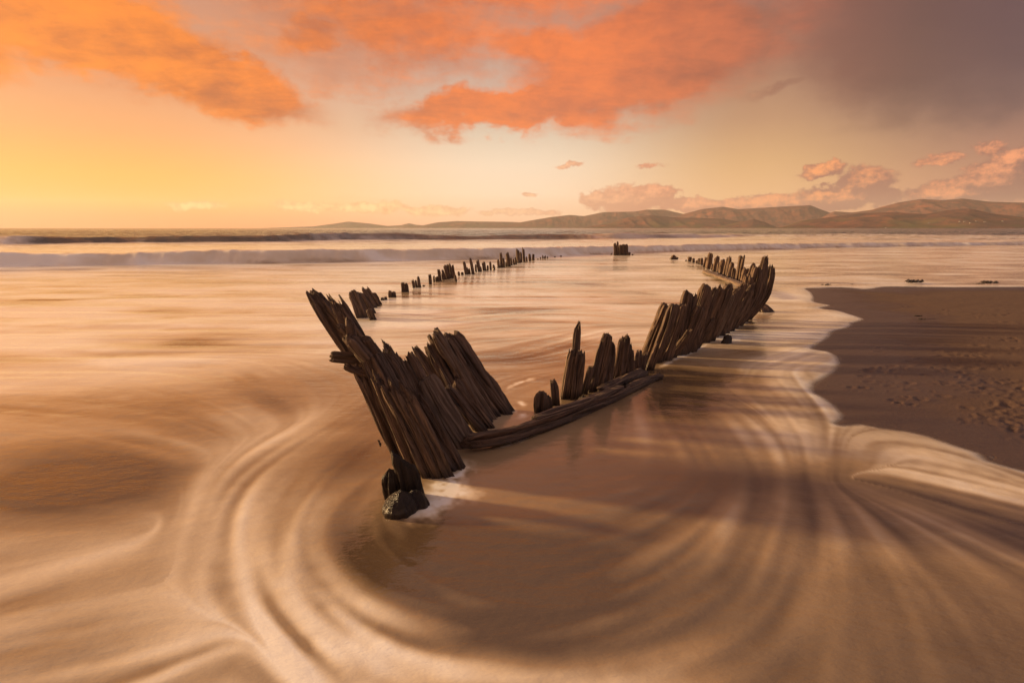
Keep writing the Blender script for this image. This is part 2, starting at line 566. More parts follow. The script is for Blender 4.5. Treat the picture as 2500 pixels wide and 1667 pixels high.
flow = [
    gl(Z3, [(0, 560), (300, 600), (600, 640), (800, 690)]), gl(Z3, [(200, 640), (450, 740), (660, 790)]), gl(Z3, [(300, 520), (600, 560), (850, 620), (880, 640)]),
    gl(Z3, [(600, 430), (800, 490), (960, 570)]), gl(Z3, [(800, 400), (1000, 470), (1130, 540)]), gl(Z3, [(1000, 350), (1120, 430), (1190, 510)]),
    gl(Z3, [(1100, 340), (1210, 400), (1270, 480)]),
    gl(Z3, [(0, 800), (300, 850), (600, 890)]), gl(Z3, [(0, 950), (350, 960), (640, 950)]),
    gl(Z3, [(1420, 440), (1150, 560), (930, 660), (800, 760), (745, 880), (745, 1000), (790, 1120), (860, 1260)]),
    gl(Z3, [(1400, 520), (1180, 640), (1000, 760), (920, 880), (910, 1020), (940, 1180), (990, 1330)]),
    gl(Z3, [(1480, 560), (1280, 700), (1140, 860), (1080, 1020), (1090, 1180), (1160, 1340), (1300, 1500)]),
    gl(Z3, [(1500, 700), (1330, 820), (1240, 940), (1225, 1080), (1280, 1220), (1420, 1360), (1620, 1450)]),
    gl(Z3, [(0, 1190), (300, 1090), (560, 1000), (700, 900)]), gl(Z3, [(0, 1320), (350, 1240), (700, 1160), (800, 1100)]),
    gl(Z3, [(0, 1440), (400, 1370), (760, 1290)]), gl(Z3, [(0, 1560), (400, 1490), (850, 1400)]), gl(Z3, [(600, 1567), (800, 1440), (1000, 1340)]),
    gl(Z4, [(500, 380), (300, 500), (170, 620), (150, 740), (260, 880), (480, 990), (760, 1050)]),
    gl(Z4, [(560, 620), (500, 720), (560, 860), (760, 1000), (1040, 1100)]),
    gl(Z4, [(640, 640), (760, 800), (860, 980)]),
    gl(Z4, [(760, 680), (1000, 760), (1400, 780), (1800, 680)]), gl(Z4, [(700, 560), (900, 560), (1000, 460), (1040, 330)]),
    gl(Z4, [(1000, 980), (1400, 1070), (1800, 980), (2100, 810), (2340, 680)]),
    gl(Z4, [(900, 1150), (1300, 1220), (1800, 1150), (2200, 960)]),
    gl(Z4, [(640, 1260), (1000, 1320), (1500, 1330), (2000, 1200), (2340, 1050)]), gl(Z4, [(100, 1250), (300, 1400), (420, 1560)]),
    gl(Z4, [(400, 1350), (700, 1430), (1100, 1440), (1500, 1400)]), gl(Z4, [(2340, 1400), (1900, 1500), (1450, 1550)]),
    gl(Z4, [(1100, 420), (1500, 440), (1900, 380)]), gl(Z4, [(1080, 560), (1500, 600), (2000, 520), (2340, 380)]),
    gl(Z5, [(250, 180), (480, 220), (700, 180), (900, 120)]), gl(Z5, [(300, 300), (520, 350), (700, 480), (830, 600)]),
    gl(Z5, [(560, 180), (720, 320), (850, 470), (900, 600)]), gl(Z5, [(780, 190), (880, 290), (960, 390), (975, 480), (935, 600)]),
    gl(Z5, [(120, 330), (160, 480), (180, 640)]), gl(Z5, [(300, 460), (420, 600), (520, 700)]),
    gl(Z5, [(1000, 480), (1300, 490), (1600, 560), (1808, 640)]), gl(Z5, [(950, 620), (1300, 680), (1808, 800)]), gl(Z5, [(930, 680), (1300, 800), (1808, 1020)]),
    gl(Z5, [(920, 740), (1200, 950), (1500, 1250), (1650, 1500)]), gl(Z5, [(900, 760), (1020, 1050), (1150, 1500)]), gl(Z5, [(880, 760), (910, 1000), (890, 1500)]),
    gl(Z5, [(860, 740), (760, 1000), (560, 1240)]), gl(Z5, [(800, 720), (640, 860), (560, 1040)]),
    gl(Z5, [(540, 740), (490, 900), (420, 1060)]), gl(Z5, [(400, 850), (200, 990), (0, 1090)]), gl(Z5, [(700, 1300), (400, 1420), (0, 1500)]),
    gl(Z5, [(1000, 520), (960, 600), (900, 690)]),
    gl(Z2, [(0, 480), (400, 440), (900, 430), (1400, 490)]), gl(Z2, [(100, 560), (500, 520), (900, 520)]), gl(Z2, [(450, 730), (700, 650), (1000, 570)]),
    gl(Z2, [(200, 800), (500, 790), (700, 760)]), gl(Z2, [(300, 980), (420, 930), (540, 890)]),
    gl(Z2, [(0, 640), (300, 610), (560, 600)]), gl(Z2, [(500, 260), (900, 240), (1300, 270)]),
]
fs_p, fs_d = [], []
for P in flow:
    Q = resample(np.array(P), 0.12)
    fs_p.append(0.5 * (Q[1:] + Q[:-1]))
    dv = Q[1:] - Q[:-1]
    fs_d.append(dv / (np.linalg.norm(dv, axis=1, keepdims=True) + 1e-9))
fs_p = np.vstack(fs_p)
fs_d = np.vstack(fs_d)
# direction field on a regular ground grid (double angle, so that a streak has no sign)
GX0, GX1, GY0, GY1, GS = -7.0, 9.0, 0.6, 13.0, 0.08
gx = np.arange(GX0, GX1, GS)
gy = np.arange(GY0, GY1, GS)
GXX, GYY = np.meshgrid(gx, gy, indexing='ij')
c2 = fs_d[:, 0] ** 2 - fs_d[:, 1] ** 2
s2 = 2 * fs_d[:, 0] * fs_d[:, 1]
accc = np.full(GXX.shape, 0.02)
accs = np.zeros(GXX.shape)
accw = np.full(GXX.shape, 0.02)
for (px_, py_), a_, b_ in zip(fs_p, c2, s2):
    d2 = (GXX - px_) ** 2 + (GYY - py_) ** 2
    wgt = 1.0 / (0.07 + d2) ** 2 * 0.002
    wgt = wgt * np.exp(-d2 / 2.2)
    accc += wgt * a_
    accs += wgt * b_
    accw += wgt
ang = 0.5 * np.arctan2(accs, accc)
DX, DY = np.cos(2 * ang), np.sin(2 * ang)
CONF = np.clip(np.hypot(accc, accs) / accw * 1.2, 0, 1) ** 2.2


def field(X, Y):
    u = np.clip((X - GX0) / GS, 0, len(gx) - 1.001)
    v = np.clip((Y - GY0) / GS, 0, len(gy) - 1.001)
    i = u.astype(int)
    j = v.astype(int)
    fu = u - i
    fv = v - j
    def bl(a):
        return (a[i, j] * (1 - fu) + a[i + 1, j] * fu) * (1 - fv) + (a[i, j + 1] * (1 - fu) + a[i + 1, j + 1] * fu) * fv
    a = 0.5 * np.arctan2(bl(DY), bl(DX))
    out = (X < GX0) | (X > GX1) | (Y > GY1) | (Y < GY0)
    # beyond the grid the streaks lie along the beach
    edge = np.clip(np.maximum.reduce([(Y - GY1 + 3) / 3, (GX0 + 2 - X) / 2, (X - GX1 + 2) / 2]), 0, 1)
    a = a * (1 - edge)
    a = np.where(out, 0.0, a)
    return np.cos(a), np.sin(a)


def bil(G, X, Y, step):
    u = np.clip((X - GX0) / step, 0, G.shape[0] - 1.001)
    v = np.clip((Y - GY0) / step, 0, G.shape[1] - 1.001)
    i = u.astype(int)
    j = v.astype(int)
    fu = u - i
    fv = v - j
    return (G[i, j] * (1 - fu) + G[i + 1, j] * fu) * (1 - fv) + (G[i, j + 1] * (1 - fu) + G[i + 1, j + 1] * fu) * fv


def lic(X, Y, r, G):
    h = np.clip(0.0095 * r, 0.016, 0.32)
    acc = [np.zeros(X.shape) for _ in range(4)]
    wsum = 0
    nst = 24
    for sgn in (1, -1):
        x, y = X.copy(), Y.copy()
        pdx, pdy = None, None
        for k in range(nst):
            dx, dy = field(x, y)
            if pdx is None:
                dx, dy = dx * sgn, dy * sgn
            else:
                fl = np.where(dx * pdx + dy * pdy < 0, -1.0, 1.0)
                dx, dy = dx * fl, dy * fl
            x = x + dx * h
            y = y + dy * h
            pdx, pdy = dx, dy
            w = math.cos((k + 1) / (nst + 1) * math.pi / 2) ** 2
            wsum += w
            acc[0] += w * vn(x * 16, y * 16, 0)
            acc[1] += w * vn(x * 9 + 31, y * 9 + 7, 1)
            acc[2] += w * vn(x * 2.8 + 3, y * 2.8 + 50, 2)
            acc[3] += w * bil(G, x, y, .04)
    out = []
    for a in acc[:3]:
        a = a / wsum
        sdv = a.std() + 1e-6
        out.append((a - a.mean()) / sdv)
    out.append(acc[3] / wsum)
    return out


# strokes of foam (+), of clear brown water and of painted hull shade (-): polyline on the ground, half width (m), amount
strokes = [
    (gl(Z3, [(1420, 440), (1150, 560), (930, 660), (800, 760), (740, 880)]), .28, .30),
    (gl(Z3, [(1150, 640), (1000, 800), (970, 950), (1000, 1120), (1080, 1280), (1200, 1400)]), .42, .30),
    (gl(Z3, [(1130, 1200), (1200, 1300), (1350, 1420), (1560, 1560)]), .26, .5),
    (gl(Z4, [(60, 1260), (250, 1400), (500, 1480)]), .24, .35), (gl(Z4, [(250, 1420), (700, 1560), (1200, 1640)]), .26, .4),
    (gl(Z3, [(620, 1567), (760, 1480), (850, 1420)]), .05, .5),
    (gl(Z4, [(2340, 1420), (1900, 1540), (1500, 1620), (1000, 1640)]), .2, .4),
    (gl(Z4, [(150, 700), (170, 620), (300, 500), (420, 420)]), .05, .25),
    (gl(Z3, [(0, 1190), (300, 1090), (560, 1000)]), .12, .32), (gl(Z3, [(0, 1340), (350, 1260), (700, 1180)]), .06, .2),
    (gl(Z3, [(0, 1440), (400, 1370)]), .06, .2), (gl(Z3, [(0, 1540), (500, 1470)]), .06, .2),
    (gl(Z3, [(100, 700), (350, 780), (560, 830)]), .5, -.46), (gl(Z3, [(450, 640), (650, 680)]), .3, -.22), (gl(Z3, [(620, 520), (850, 560)]), .28, -.3),
    (gl(Z3, [(1040, 430), (1140, 490)]), .14, -.35), (gl(Z3, [(60, 310), (260, 280), (470, 250)]), .3, -.35), (gl(Z3, [(300, 1150), (520, 1100)]), .12, -.25),
    (gl(Z3, [(1360, 470), (1450, 620), (1500, 720)]), .16, -.45),
    (gl(Z4, [(260, 620), (300, 760), (460, 900), (640, 960)]), .12, -.30),
    (gl(Z4, [(520, 700), (900, 880), (1300, 960), (1700, 860)]), .55, -.36), (gl(Z4, [(1100, 1300), (1500, 1400), (1800, 1300)]), .25, -.22),
    (gl(Z4, [(650, 660), (760, 820), (850, 980)]), .03, .25),
    (gl(Z4, [(1000, 400), (930, 480), (820, 570), (760, 560)]), .085, .85), (gl(Z4, [(1040, 310), (990, 370), (920, 430), (860, 470)]), .055, .9),
    (gl(Z5, [(0, 260), (300, 200), (420, 240)]), .4, -.36), (gl(Z5, [(170, 360), (340, 390)]), .3, -.25),  # hull's shade beside the ribs painted as darker water
    (gl(Z5, [(90, 330), (110, 520)]), .12, .16),
    (gl(Z5, [(640, 360), (720, 450), (820, 560)]), .26, .42), (gl(Z5, [(800, 200), (860, 290), (940, 380), (975, 470)]), .06, .6),
    (gl(Z5, [(1000, 480), (1200, 470), (1400, 520)]), .08, .35), (gl(Z5, [(1100, 640), (1450, 660), (1808, 720)]), .2, .42), (gl(Z5, [(1300, 600), (1809, 690)]), .12, .2),
    (gl(Z5, [(540, 760), (470, 980)]), .05, .07), (gl(Z5, [(380, 860), (60, 1060)]), .06, .13), (gl(Z5, [(1000, 560), (1400, 640), (1808, 760)]), .30, .34), (gl(Z5, [(950, 700), (1300, 850), (1700, 1060)]), .40, .24), (gl(Z5, [(880, 760), (900, 1100), (880, 1500)]), .25, .10), (gl(Z5, [(620, 640), (640, 860)]), .03, .15),
    (gl(Z5, [(900, 800), (1000, 900)]), .2, .15), (gl(Z5, [(1500, 900), (1750, 1100)]), .25, -.1),
    (gl(Z5, [(400, 100), (640, 70), (900, 30), (1010, 10)]), .16, .5), (gl(Z5, [(560, 130), (780, 120), (900, 90)]), .12, .45), (gl(Z5, [(860, 120), (990, 130), (980, 180), (900, 250)]), .06, .5),
    (gl(Z8, [(430, 380), (700, 380), (1000, 410)]), .25, .68), (gl(Z8, [(450, 330), (560, 340), (860, 326)]), .06, .35), (gl(Z8, [(420, 220), (600, 250), (700, 270)]), .25, .4),
    (gl(Z8, [(300, 420), (500, 430)]), .1, .4), (gl(Z8, [(200, 560), (400, 590)]), .2, -.3),
    (gl(Z8, [(680, 205), (1000, 180), (1250, 190), (1700, 180), (2300, 180)]), .16, .5),
    (gl(Z2, [(440, 720), (700, 660), (1000, 580)]), .05, .35), (gl(Z2, [(100, 480), (700, 470)]), .3, .22), (gl(Z2, [(0, 330), (500, 340)]), .5, .25),
    (gl(Z2, [(0, 430), (200, 430)]), .25, -.35), (gl(Z2, [(700, 380), (1380, 490)]), .09, -.4), (gl(Z2, [(450, 240), (600, 245)]), .35, -.35), (gl(Z2, [(850, 250), (1050, 270)]), .35, -.3),
    (gl(Z2, [(400, 560), (800, 570)]), .2, -.15), (gl(Z2, [(100, 780), (650, 760)]), .4, -.32), (gl(Z2, [(150, 870), (700, 840)]), .3, -.25),
    (gl(Z2, [(380, 970), (450, 930), (560, 890)]), .045, .75), (gl(Z2, [(470, 1050), (495, 1080)]), .025, .8), (gl(Z2, [(385, 1070), (400, 1110), (440, 1120)]), .03, .85), (gl(Z2, [(470, 1160), (500, 1130)]), .025, .8),
    (gl(Z2, [(340, 1120), (360, 1080)]), .02, .7), (gl(Z2, [(300, 1370), (500, 1300), (900, 1100), (1150, 990), (1420, 875)]), .018, .75), (gl(Z2, [(1400, 830), (1520, 765), (1640, 715), (1760, 650)]), .03, .75), (gl(Z2, [(1780, 640), (1860, 600), (1960, 535), (2020, 500)]), .05, .75), (gl(Z2, [(1820, 650), (1900, 640), (1980, 600)]), .07, .8), (gl(Z2, [(1150, 990), (1250, 950), (1350, 910)]), .05, .45),
    (gl(Z2, [(840, 200), (980, 190), (1060, 130)]), .5, -.30), (gl(Z2, [(980, 110), (1080, 90)]), .5, -.3),
    (gl(Z2, [(1250, 310), (1400, 340)]), .25, -.3), (gl(Z2, [(1480, 110), (1600, 130), (1700, 170)]), .35, -.35),
    (gl(ID, [(0, 735), (300, 728), (450, 722)]), .10, -.75), (gl(ID, [(480, 715), (600, 708)]), .10, -.5), (gl(ID, [(430, 703), (560, 700)]), .1, -.3),
    (gl(ID, [(1900, 655), (2100, 668), (2350, 678)]), .14, -.55), (gl(ID, [(1930, 680), (2050, 672), (2200, 668)]), .14, -.55), (gl(ID, [(1900, 690), (2100, 690)]), .12, -.35),
    (gl(ID, [(1890, 660), (2000, 650), (2150, 655)]), .2, -.3),
]
# breakers: base line, crest line in photo readings, sharpness, foam
breakers = [
    ([(-900, 662), (0, 650), (640, 643), (1250, 630), (1540, 617), (2000, 605), (2500, 598), (3300, 590)],
     [(-900, 624), (0, 617), (640, 613), (1250, 606), (1540, 600), (2000, 594), (2500, 589), (3300, 583)], 'foam'),
    ([(-900, 602), (0, 597), (300, 592), (640, 590), (850, 586), (1250, 584), (1500, 583), (1900, 577), (2500, 573)],
     [(-900, 578), (0, 579), (300, 579), (640, 575), (850, 573), (1250, 572), (1500, 572.5), (1900, 573), (2500, 571)], 'clear'),
]


def stroke_sum(x, y, wobble, direct=False):
    f = np.zeros(x.shape)
    for P, wd, amt in strokes:
        if (amt >= .7 and wd < .14) != direct:
            continue
        P = np.array(P)
        if len(P) > 2:
            P = resample(P, .25)
        bb = 4 * wd
        k = np.where((x > P[:, 0].min() - bb) & (x < P[:, 0].max() + bb) & (y > P[:, 1].min() - bb) & (y < P[:, 1].max() + bb))[0]
        if not len(k):
            continue
        dd, tp = seg_dist(x[k], y[k], P)
        q = wd * (1 + 0.5 * np.clip(wobble[k], -1.5, 1.5))
        endf = .25 + .75 * sstep(0.0, .22, tp) * sstep(1.0, .78, tp)
        f[k] += amt * np.exp(-(dd / q) ** 2) * endf
    return f


def build_sea():
    azs = np.concatenate([np.arange(-180, -66, 6.0), np.arange(-66, -49, 1.0), np.linspace(-49, 49, 800), np.arange(50, 66, 1.0), np.arange(66, 180, 6.0)])
    rs = np.concatenate([np.array([0.05, .4, .8, 1.1]), np.geomspace(1.3, 36, 600, endpoint=False), np.geomspace(36, 420, 250, endpoint=False), np.geomspace(420, 60000, 80)])
    X, Y, F = polar_sheet(azs, rs)
    n = len(X)
    r = np.hypot(X, Y)
    az = np.degrees(np.arctan2(X, Y))
    Z = np.zeros(n)
    foam = np.zeros(n)
    # froth by region, raised seaward and left to paint in the brighter light
    m = np.where((r < 160) & (np.abs(az) < 62))[0]
    x, y, rr = X[m], Y[m], r[m]
    sx, sy = np.meshgrid(np.arange(GX0, GX1, .04), np.arange(GY0, GY1, .04), indexing='ij')
    wb = 6 * (fbm(sx * 3.4, sy * 3.4, 4, 4, .6) - .5)
    SG = stroke_sum(sx.ravel(), sy.ravel(), wb.ravel()).reshape(sx.shape)
    l0, l1, l2, ls = lic(x, y, rr, SG)
    base = 0.20 - 0.16 * np.clip(x / (0.6 * rr + 1.0), -.8, .6)
    base = base + 0.50 * sstep(4.5, 8.5, rr)
    uu = np.clip((x - GX0) / GS, 0, len(gx) - 1.001)
    vv = np.clip((y - GY0) / GS, 0, len(gy) - 1.001)
    ci_, cj_ = uu.astype(int), vv.astype(int)
    fu, fv = uu - ci_, vv - cj_
    conf = (CONF[ci_, cj_] * (1 - fu) + CONF[ci_ + 1, cj_] * fu) * (1 - fv) + (CONF[ci_, cj_ + 1] * (1 - fu) + CONF[ci_ + 1, cj_ + 1] * fu) * fv
    patch = 0.15 + 1.35 * sstep(.38, .68, fbm(x * 1.1 + 5, y * 1.1, 0, 3))
    wob = (fbm(x * .45, y * 1.3, 3) - .5)
    f = base + (0.45 + 1.05 * sstep(5, 9, rr)) * wob * sstep(1.0, 4.0, rr)
    far_ = stroke_sum(x, y, l2)
    ing = sstep(0, 1.5, np.minimum.reduce([x - GX0, GX1 - x, GY1 - y]))
    st = ls * ing + far_ * (1 - ing)
    st = np.where(st > 0, st * np.clip(1 + (.08 * l1 + .22 * l0) * sstep(20, 8, rr), .1, 2.2), st)
    f = f + st + stroke_sum(x, y, 5 * (fbm(x * 9, y * 9, 2, 3) - .5), True) * np.clip(2.2 * (fbm(x * 14, y * 14, 3, 3) - .12), 0, 1)
    fin = sstep(16, 5, rr)
    var = (0.032 * l0 * fin + 0.026 * l1 * sstep(40, 14, rr) * (1 + sstep(5, 9, rr)) + 0.022 * l2 * (1 + 1.8 * sstep(5, 9, rr)) * (1 + 1.2 * sstep(5, 9, rr))) * patch * conf
    f = f + var * (0.55 + 0.9 * np.clip(f, 0, 1))
    f = .30 + (f - .30) * (1 + .12 * sstep(9, 4, rr))
    # relief of the sheet of water: ridges along the streaks
    zz = (0.0006 * l0 * fin + (0.0008 + .0014 * sstep(4, 8, rr)) * l1 * sstep(40, 10, rr) + (0.0012 + .0033 * sstep(4, 8, rr)) * l2) * sstep(.2, 2.0, rr)
    zz = zz * (1 + 0.10 * np.clip(rr - 6, 0, 20)) * conf
    Zl = zz
    s = np.full(n, -50.0)
    k = np.where((X > 0.5) & (r < 130))[0]
    s[k] = shore_sd(X[k], Y[k])
    s[k] = s[k]
    # froth gathers at the water's edge
    sm = s[m]
    lip = np.exp(-((sm + 0.05) / 0.06) ** 2)
    f = f + 0.55 * lip * (0.7 + 0.4 * np.clip(l1, -1, 1)) + .24 * np.exp(-(sm / .55) ** 2) * (1 + .5 * np.clip(l0, -1, 1))
    foam[m] = f
    Z[m] = Zl
    kind_clear = np.zeros(n)
    for bi, (bs, cr, kd) in enumerate(breakers):
        B = np.array([ground(*p)[:2] for p in bs])
        H = []
        for bpt, cpt in zip(B, cr):
            depth = 0.9 if kd == 'foam' else 2.0
            H.append(max(0.02, at_depth(cpt[0], cpt[1], bpt[1] + depth)[2]))
        H = np.array(H)
        k = np.where((r > 12) & (r < 150) & (np.abs(az) < 66))[0]
        xx, yy = X[k], Y[k]
        by = np.interp(xx, B[:, 0], B[:, 1])
        bh = np.interp(xx, B[:, 0], H)
        dn = yy - by - 0.5 * (fbm(xx * .35, yy * 0 + 3, 2) - .5) - .25 * (fbm(xx * 1.4, yy * 0 + 9, 3) - .5)
        bh = bh * ((0.78 + 0.44 * fbm(xx * .22, yy * 0 + 11 * bi, 4)) if kd == 'foam' else (.45 + 1.15 * fbm(xx * .10, yy * 0 + 31, 4, 3)))
        if kd == 'foam':
            front = sstep(-0.05, 0.75, dn)
            back = 1 - sstep(0.9, 5.5, dn)
            prof = front * back
            lump = 0.10 * (fbm(xx * 2.2, dn * 2.5, 1) - .5) * prof
            Z[k] += bh * prof + lump
            foam[k] = np.maximum(foam[k], 0.92 * sstep(-.02, .25, dn) * (1 - sstep(1.2, 4.5, dn)) * (.82 + .5 * (fbm(xx * 1.5, dn * 3, 5) - .5)))
            # the smooth apron it leaves behind
            foam[k] = np.maximum(foam[k], (0.5 + .4 * (fbm(xx * .25, yy * .7, 1) - .5)) * sstep(0, 1, dn) * (1 - sstep(9, 22, dn)))
        else:
            front = sstep(-0.1, 2.1, dn)
            back = 1 - sstep(2.2, 11, dn)
            Z[k] += bh * front * back
            a = sstep(-1.5, 0.4, dn) * (1 - sstep(2.6, 6, dn))
            face = a * sstep(1900, 1500, 1250 + 1250 * xx / yy) * (.25 + .75 * sstep(.38, .58, fbm(xx * .07, yy * 0 + 2, 1, 3)))
            froth = sstep(.50, .68, fbm(xx * .16, dn * .12 + 5, 2)) * .45
            foam[k] = foam[k] * (1 - face) + face * froth
            foam[k] = np.maximum(foam[k], .75 * np.exp(-((dn + .5) / .5) ** 2) * (fbm(xx * .5, dn, 3) + .2))
            kind_clear[k] = np.maximum(kind_clear[k], face)
    # open sea beyond
    k = np.where(r > 45)[0]
    xx, yy, r4 = X[k], Y[k], r[k]
    sw = fbm(xx * .05, yy * .22, 2) - .5 + .8 * (fbm(xx * .13, yy * .55, 5, 3) - .5)
    Z[k] += 0.60 * sw * sstep(50, 110, r4) * sstep(5000, 600, r4)
    rt = sstep(0.0, 14.0, az)
    open_ = sstep(58, 90, Y) * (1 - rt) + sstep(105, 150, Y) * rt
    apron = rt * sstep(40, 50, Y) * (1 - sstep(95, 150, Y)) * (.60 + .8 * (fbm(X * .05, Y * .25, 1) - .5))
    foam = np.maximum(foam, apron)
    foam = foam * (1 - open_) + open_ * np.clip(.9 * (fbm(X * .03, Y * .12, 4) - .62), 0, .4)
    # the sheet dives under the sand behind the water's edge
    Z = np.where(s > 0.0, Z * np.exp(-s / .1) - 0.25 * np.minimum(s, 1.0), Z * sstep(0.0, .25, -s) + 0.006 * sstep(0, .12, -s) * sstep(.6, .2, -s))
    V = np.stack([X, Y, Z], -1)

    mat, N, b, t = new_mat('shallow_sea_water')
    def attr(nm):
        a = t.nodes.new('ShaderNodeAttribute')
        a.attribute_name = nm
        return a.outputs['Fac']
    fo = attr('foam')
    op = attr('open_sea')
    th = attr('thin')
    geo = t.nodes.new('ShaderNodeNewGeometry')
    pos = geo.outputs['Position']
    n1, _ = N.noise(N.mapping(pos, sc=(.25, 1.2, 1)), 1.0, 5, .6)
    f2 = N.math('ADD', fo, N.math('MULTIPLY', N.math('SUBTRACT', n1, .5), .10))
    f2 = N.mapr(f2, -0.3, 1.05, 0, 1, smooth=False)
    brown = (0.075, 0.042, 0.022, 1)
    deep = (0.055, 0.066, 0.060, 1)
    wcol = N.mix(op, brown, deep)
    cc = N.ramp(f2, [(0.0, (0.042, 0.028, 0.016, 1)), (0.22, (0.105, 0.069, 0.039, 1)), (0.42, (0.33, 0.232, 0.132, 1)), (0.68, (0.68, 0.57, 0.42, 1)), (1.0, (0.90, 0.86, 0.78, 1))])
    seac = N.mix(N.mapr(f2, .25, .9), deep, (0.84, 0.80, 0.76, 1))
    cc = N.mix(op, cc, seac)
    t.links.new(cc, b.inputs['Base Color'])
    t.links.new(N.math('ADD', N.mapr(f2, 0.15, 1.0, .06, .19), N.math('MULTIPLY', op, .06)), b.inputs['Roughness'])
    b.inputs['IOR'].default_value = 1.42
    b.inputs['Specular IOR Level'].default_value = 0.75
    # small ripples
    cd = t.nodes.new('ShaderNodeCameraData')
    w1, _ = N.noise(N.mapping(pos, sc=(.5, 1.0, 1)), 3.0, 6, .65)
    w2, _ = N.noise(N.mapping(pos, sc=(.12, .5, 1)), 1.0, 6, .7)
    hh = N.math('ADD', N.math('MULTIPLY', w1, .012), N.math('MULTIPLY', N.math('MULTIPLY', w2, op), 1.1))
    bp = t.nodes.new('ShaderNodeBump')
    bp.inputs['Strength'].default_value = 1.0
    bp.inputs['Distance'].default_value = 1.0
    t.links.new(hh, bp.inputs['Height'])
    t.links.new(bp.outputs[0], b.inputs['Normal'])
    # the film of water thins out over the sand at its edge
    t.links.new(th, b.inputs['Alpha'])
    thin = sstep(0.0, 0.10, -s + 0.03 * (fbm(X * 6, Y * 6, 1) - .5)) * .75 + .25 * sstep(.0, .45, -s)
    thin = np.where(s > 0, 0, thin)
    open2 = np.maximum(sstep(48, 80, Y) * (1 - rt) + sstep(90, 150, Y) * rt, kind_clear)
    o = mesh_np('sea_water', V, F, mat, attrs={'foam': np.clip(foam, -.3, 1.1), 'open_sea': open2, 'thin': thin})
    tag(o, 'shallow sea swirling round the wreck with streaks of foam', kind='structure')


build_sea()


# ------------------------------------------------------------------ hills across the bay
def hill_mat():
    m, N, b, t = new_mat('heather_hillside')
    geo = t.nodes.new('ShaderNodeNewGeometry')
    p = geo.outputs['Position']
    n1, _ = N.noise(p, 0.0016, 8, .65)
    n2, _ = N.noise(p, 0.012, 6, .7)
    c = N.mix(N.mapr(n1, .38, .62), (0.085, 0.042, 0.036, 1), (0.17, 0.072, 0.048, 1))
    c = N.mix(N.mapr(n2, .42, .62), c, (0.055, 0.036, 0.036, 1))
    n4, _ = N.noise(p, 0.0035, 5, .7)
    c = N.mix(N.mapr(n4, .52, .68, 0, .8), c, (0.26, 0.088, 0.048, 1))  # reddish sunlit patches put into the slope colour
    z = N.sep(p)[2]
    low = N.math('MULTIPLY', N.mapr(z, 140.0, 30.0), N.mapr(N.noise(p, .0022, 3, .5)[0], .45, .6))
    c = N.mix(N.math('MULTIPLY', low, .6), c, (0.075, 0.085, 0.03, 1))
    t.links.new(c, b.inputs['Base Color'])
    b.inputs['Roughness'].default_value = 1.0
    b.inputs['Specular IOR Level'].default_value = 0.0
    return m


HM = hill_mat()


def ridge(name, pts, dist, depth, label, seed):
    P = np.array([azel(*p) for p in pts])
    a0, a1 = P[0, 0], P[-1, 0]
    na = max(160, int((a1 - a0) * 14))
    nd = 46
    azv = np.linspace(a0, a1, na)
    hv = np.interp(azv, P[:, 0], np.maximum(P[:, 1], 0.0))
    ker = np.hanning(9)
    hv = np.convolve(np.pad(hv, 4, mode='edge'), ker / ker.sum(), 'valid')
    V = []
    u = np.linspace(0, 1, nd)
    rid = .55
    prof = np.where(u < rid, np.sin(np.clip(u / rid, 0, 1) * math.pi / 2) ** 1.25, np.cos((u - rid) / (1 - rid) * math.pi / 2) ** 1.2)
    D = dist + (u - rid) * depth
    AA, UU = np.meshgrid(np.radians(azv), u)
    DD = np.meshgrid(azv, D)[1]
    HH = np.meshgrid(np.tan(np.radians(hv)) * dist, u)[0] + 2.0
    PP = np.meshgrid(azv, prof)[1]
    X = DD * np.sin(AA) / np.cos(AA * 0)
    Y = DD * np.cos(AA)
    gul = fbm(X / 520 + seed, Y / 900, seed, 5, .55) - .5
    g2 = np.abs(fbm(X / 300 + seed * 3, Y / 1500, seed + 1, 4, .5) - .5) * 2
    body = np.sin(np.clip(PP, 0, 1) * math.pi)
    Zz = HH * PP + HH * (0.6 * gul - .3 * (g2 - .25)) * body
    Zz = np.minimum(Zz, HH * np.maximum(PP, 0) ** .3 * (DD / dist) * .999 + 0)
    Zz = Zz - 6.0 * (PP < .02)
    V = np.stack([X.ravel(), Y.ravel(), Zz.ravel()], -1)
    i, j = np.meshgrid(np.arange(nd - 1), np.arange(na - 1), indexing='ij')
    F = np.stack([i * na + j, i * na + j + 1, (i + 1) * na + j + 1, (i + 1) * na + j], -1).reshape(-1, 4)
    o = mesh_np(name, V, F, HM)
    tag(o, label, kind='structure')
    return o


ridge('hills', [(640, 559), (675, 556), (765, 553), (810, 547), (850, 541), (903, 546), (946, 552), (980, 550), (999, 545), (1015, 549), (1060, 553), (1120, 559)],
      15000, 2200, 'faint far headland fading into the orange haze at the horizon', 1)
ridge('hills', [(980, 560), (1030, 551), (1068, 543), (1116, 540), (1169, 541), (1250, 542), (1310, 545), (1400, 552), (1500, 560)],
      13000, 2200, 'low pale headland left of the mountains across the bay', 2)
ridge('hills', [(1180, 560), (1230, 550), (1282, 541), (1346, 530), (1393, 525), (1425, 528), (1473, 518), (1548, 517), (1579, 512), (1622, 512), (1670, 523),
                (1720, 530), (1800, 560)], 11500, 2200, 'hazy rounded hills left of centre of the mountain range', 3)
ridge('hills', [(1560, 560), (1640, 530), (1686, 518), (1712, 511), (1765, 505), (1803, 511), (1888, 506), (1978, 501), (2005, 512), (2040, 524), (2100, 532), (2200, 560)],
      10500, 2000, 'broad flat topped brown mountain behind the front hills', 4)
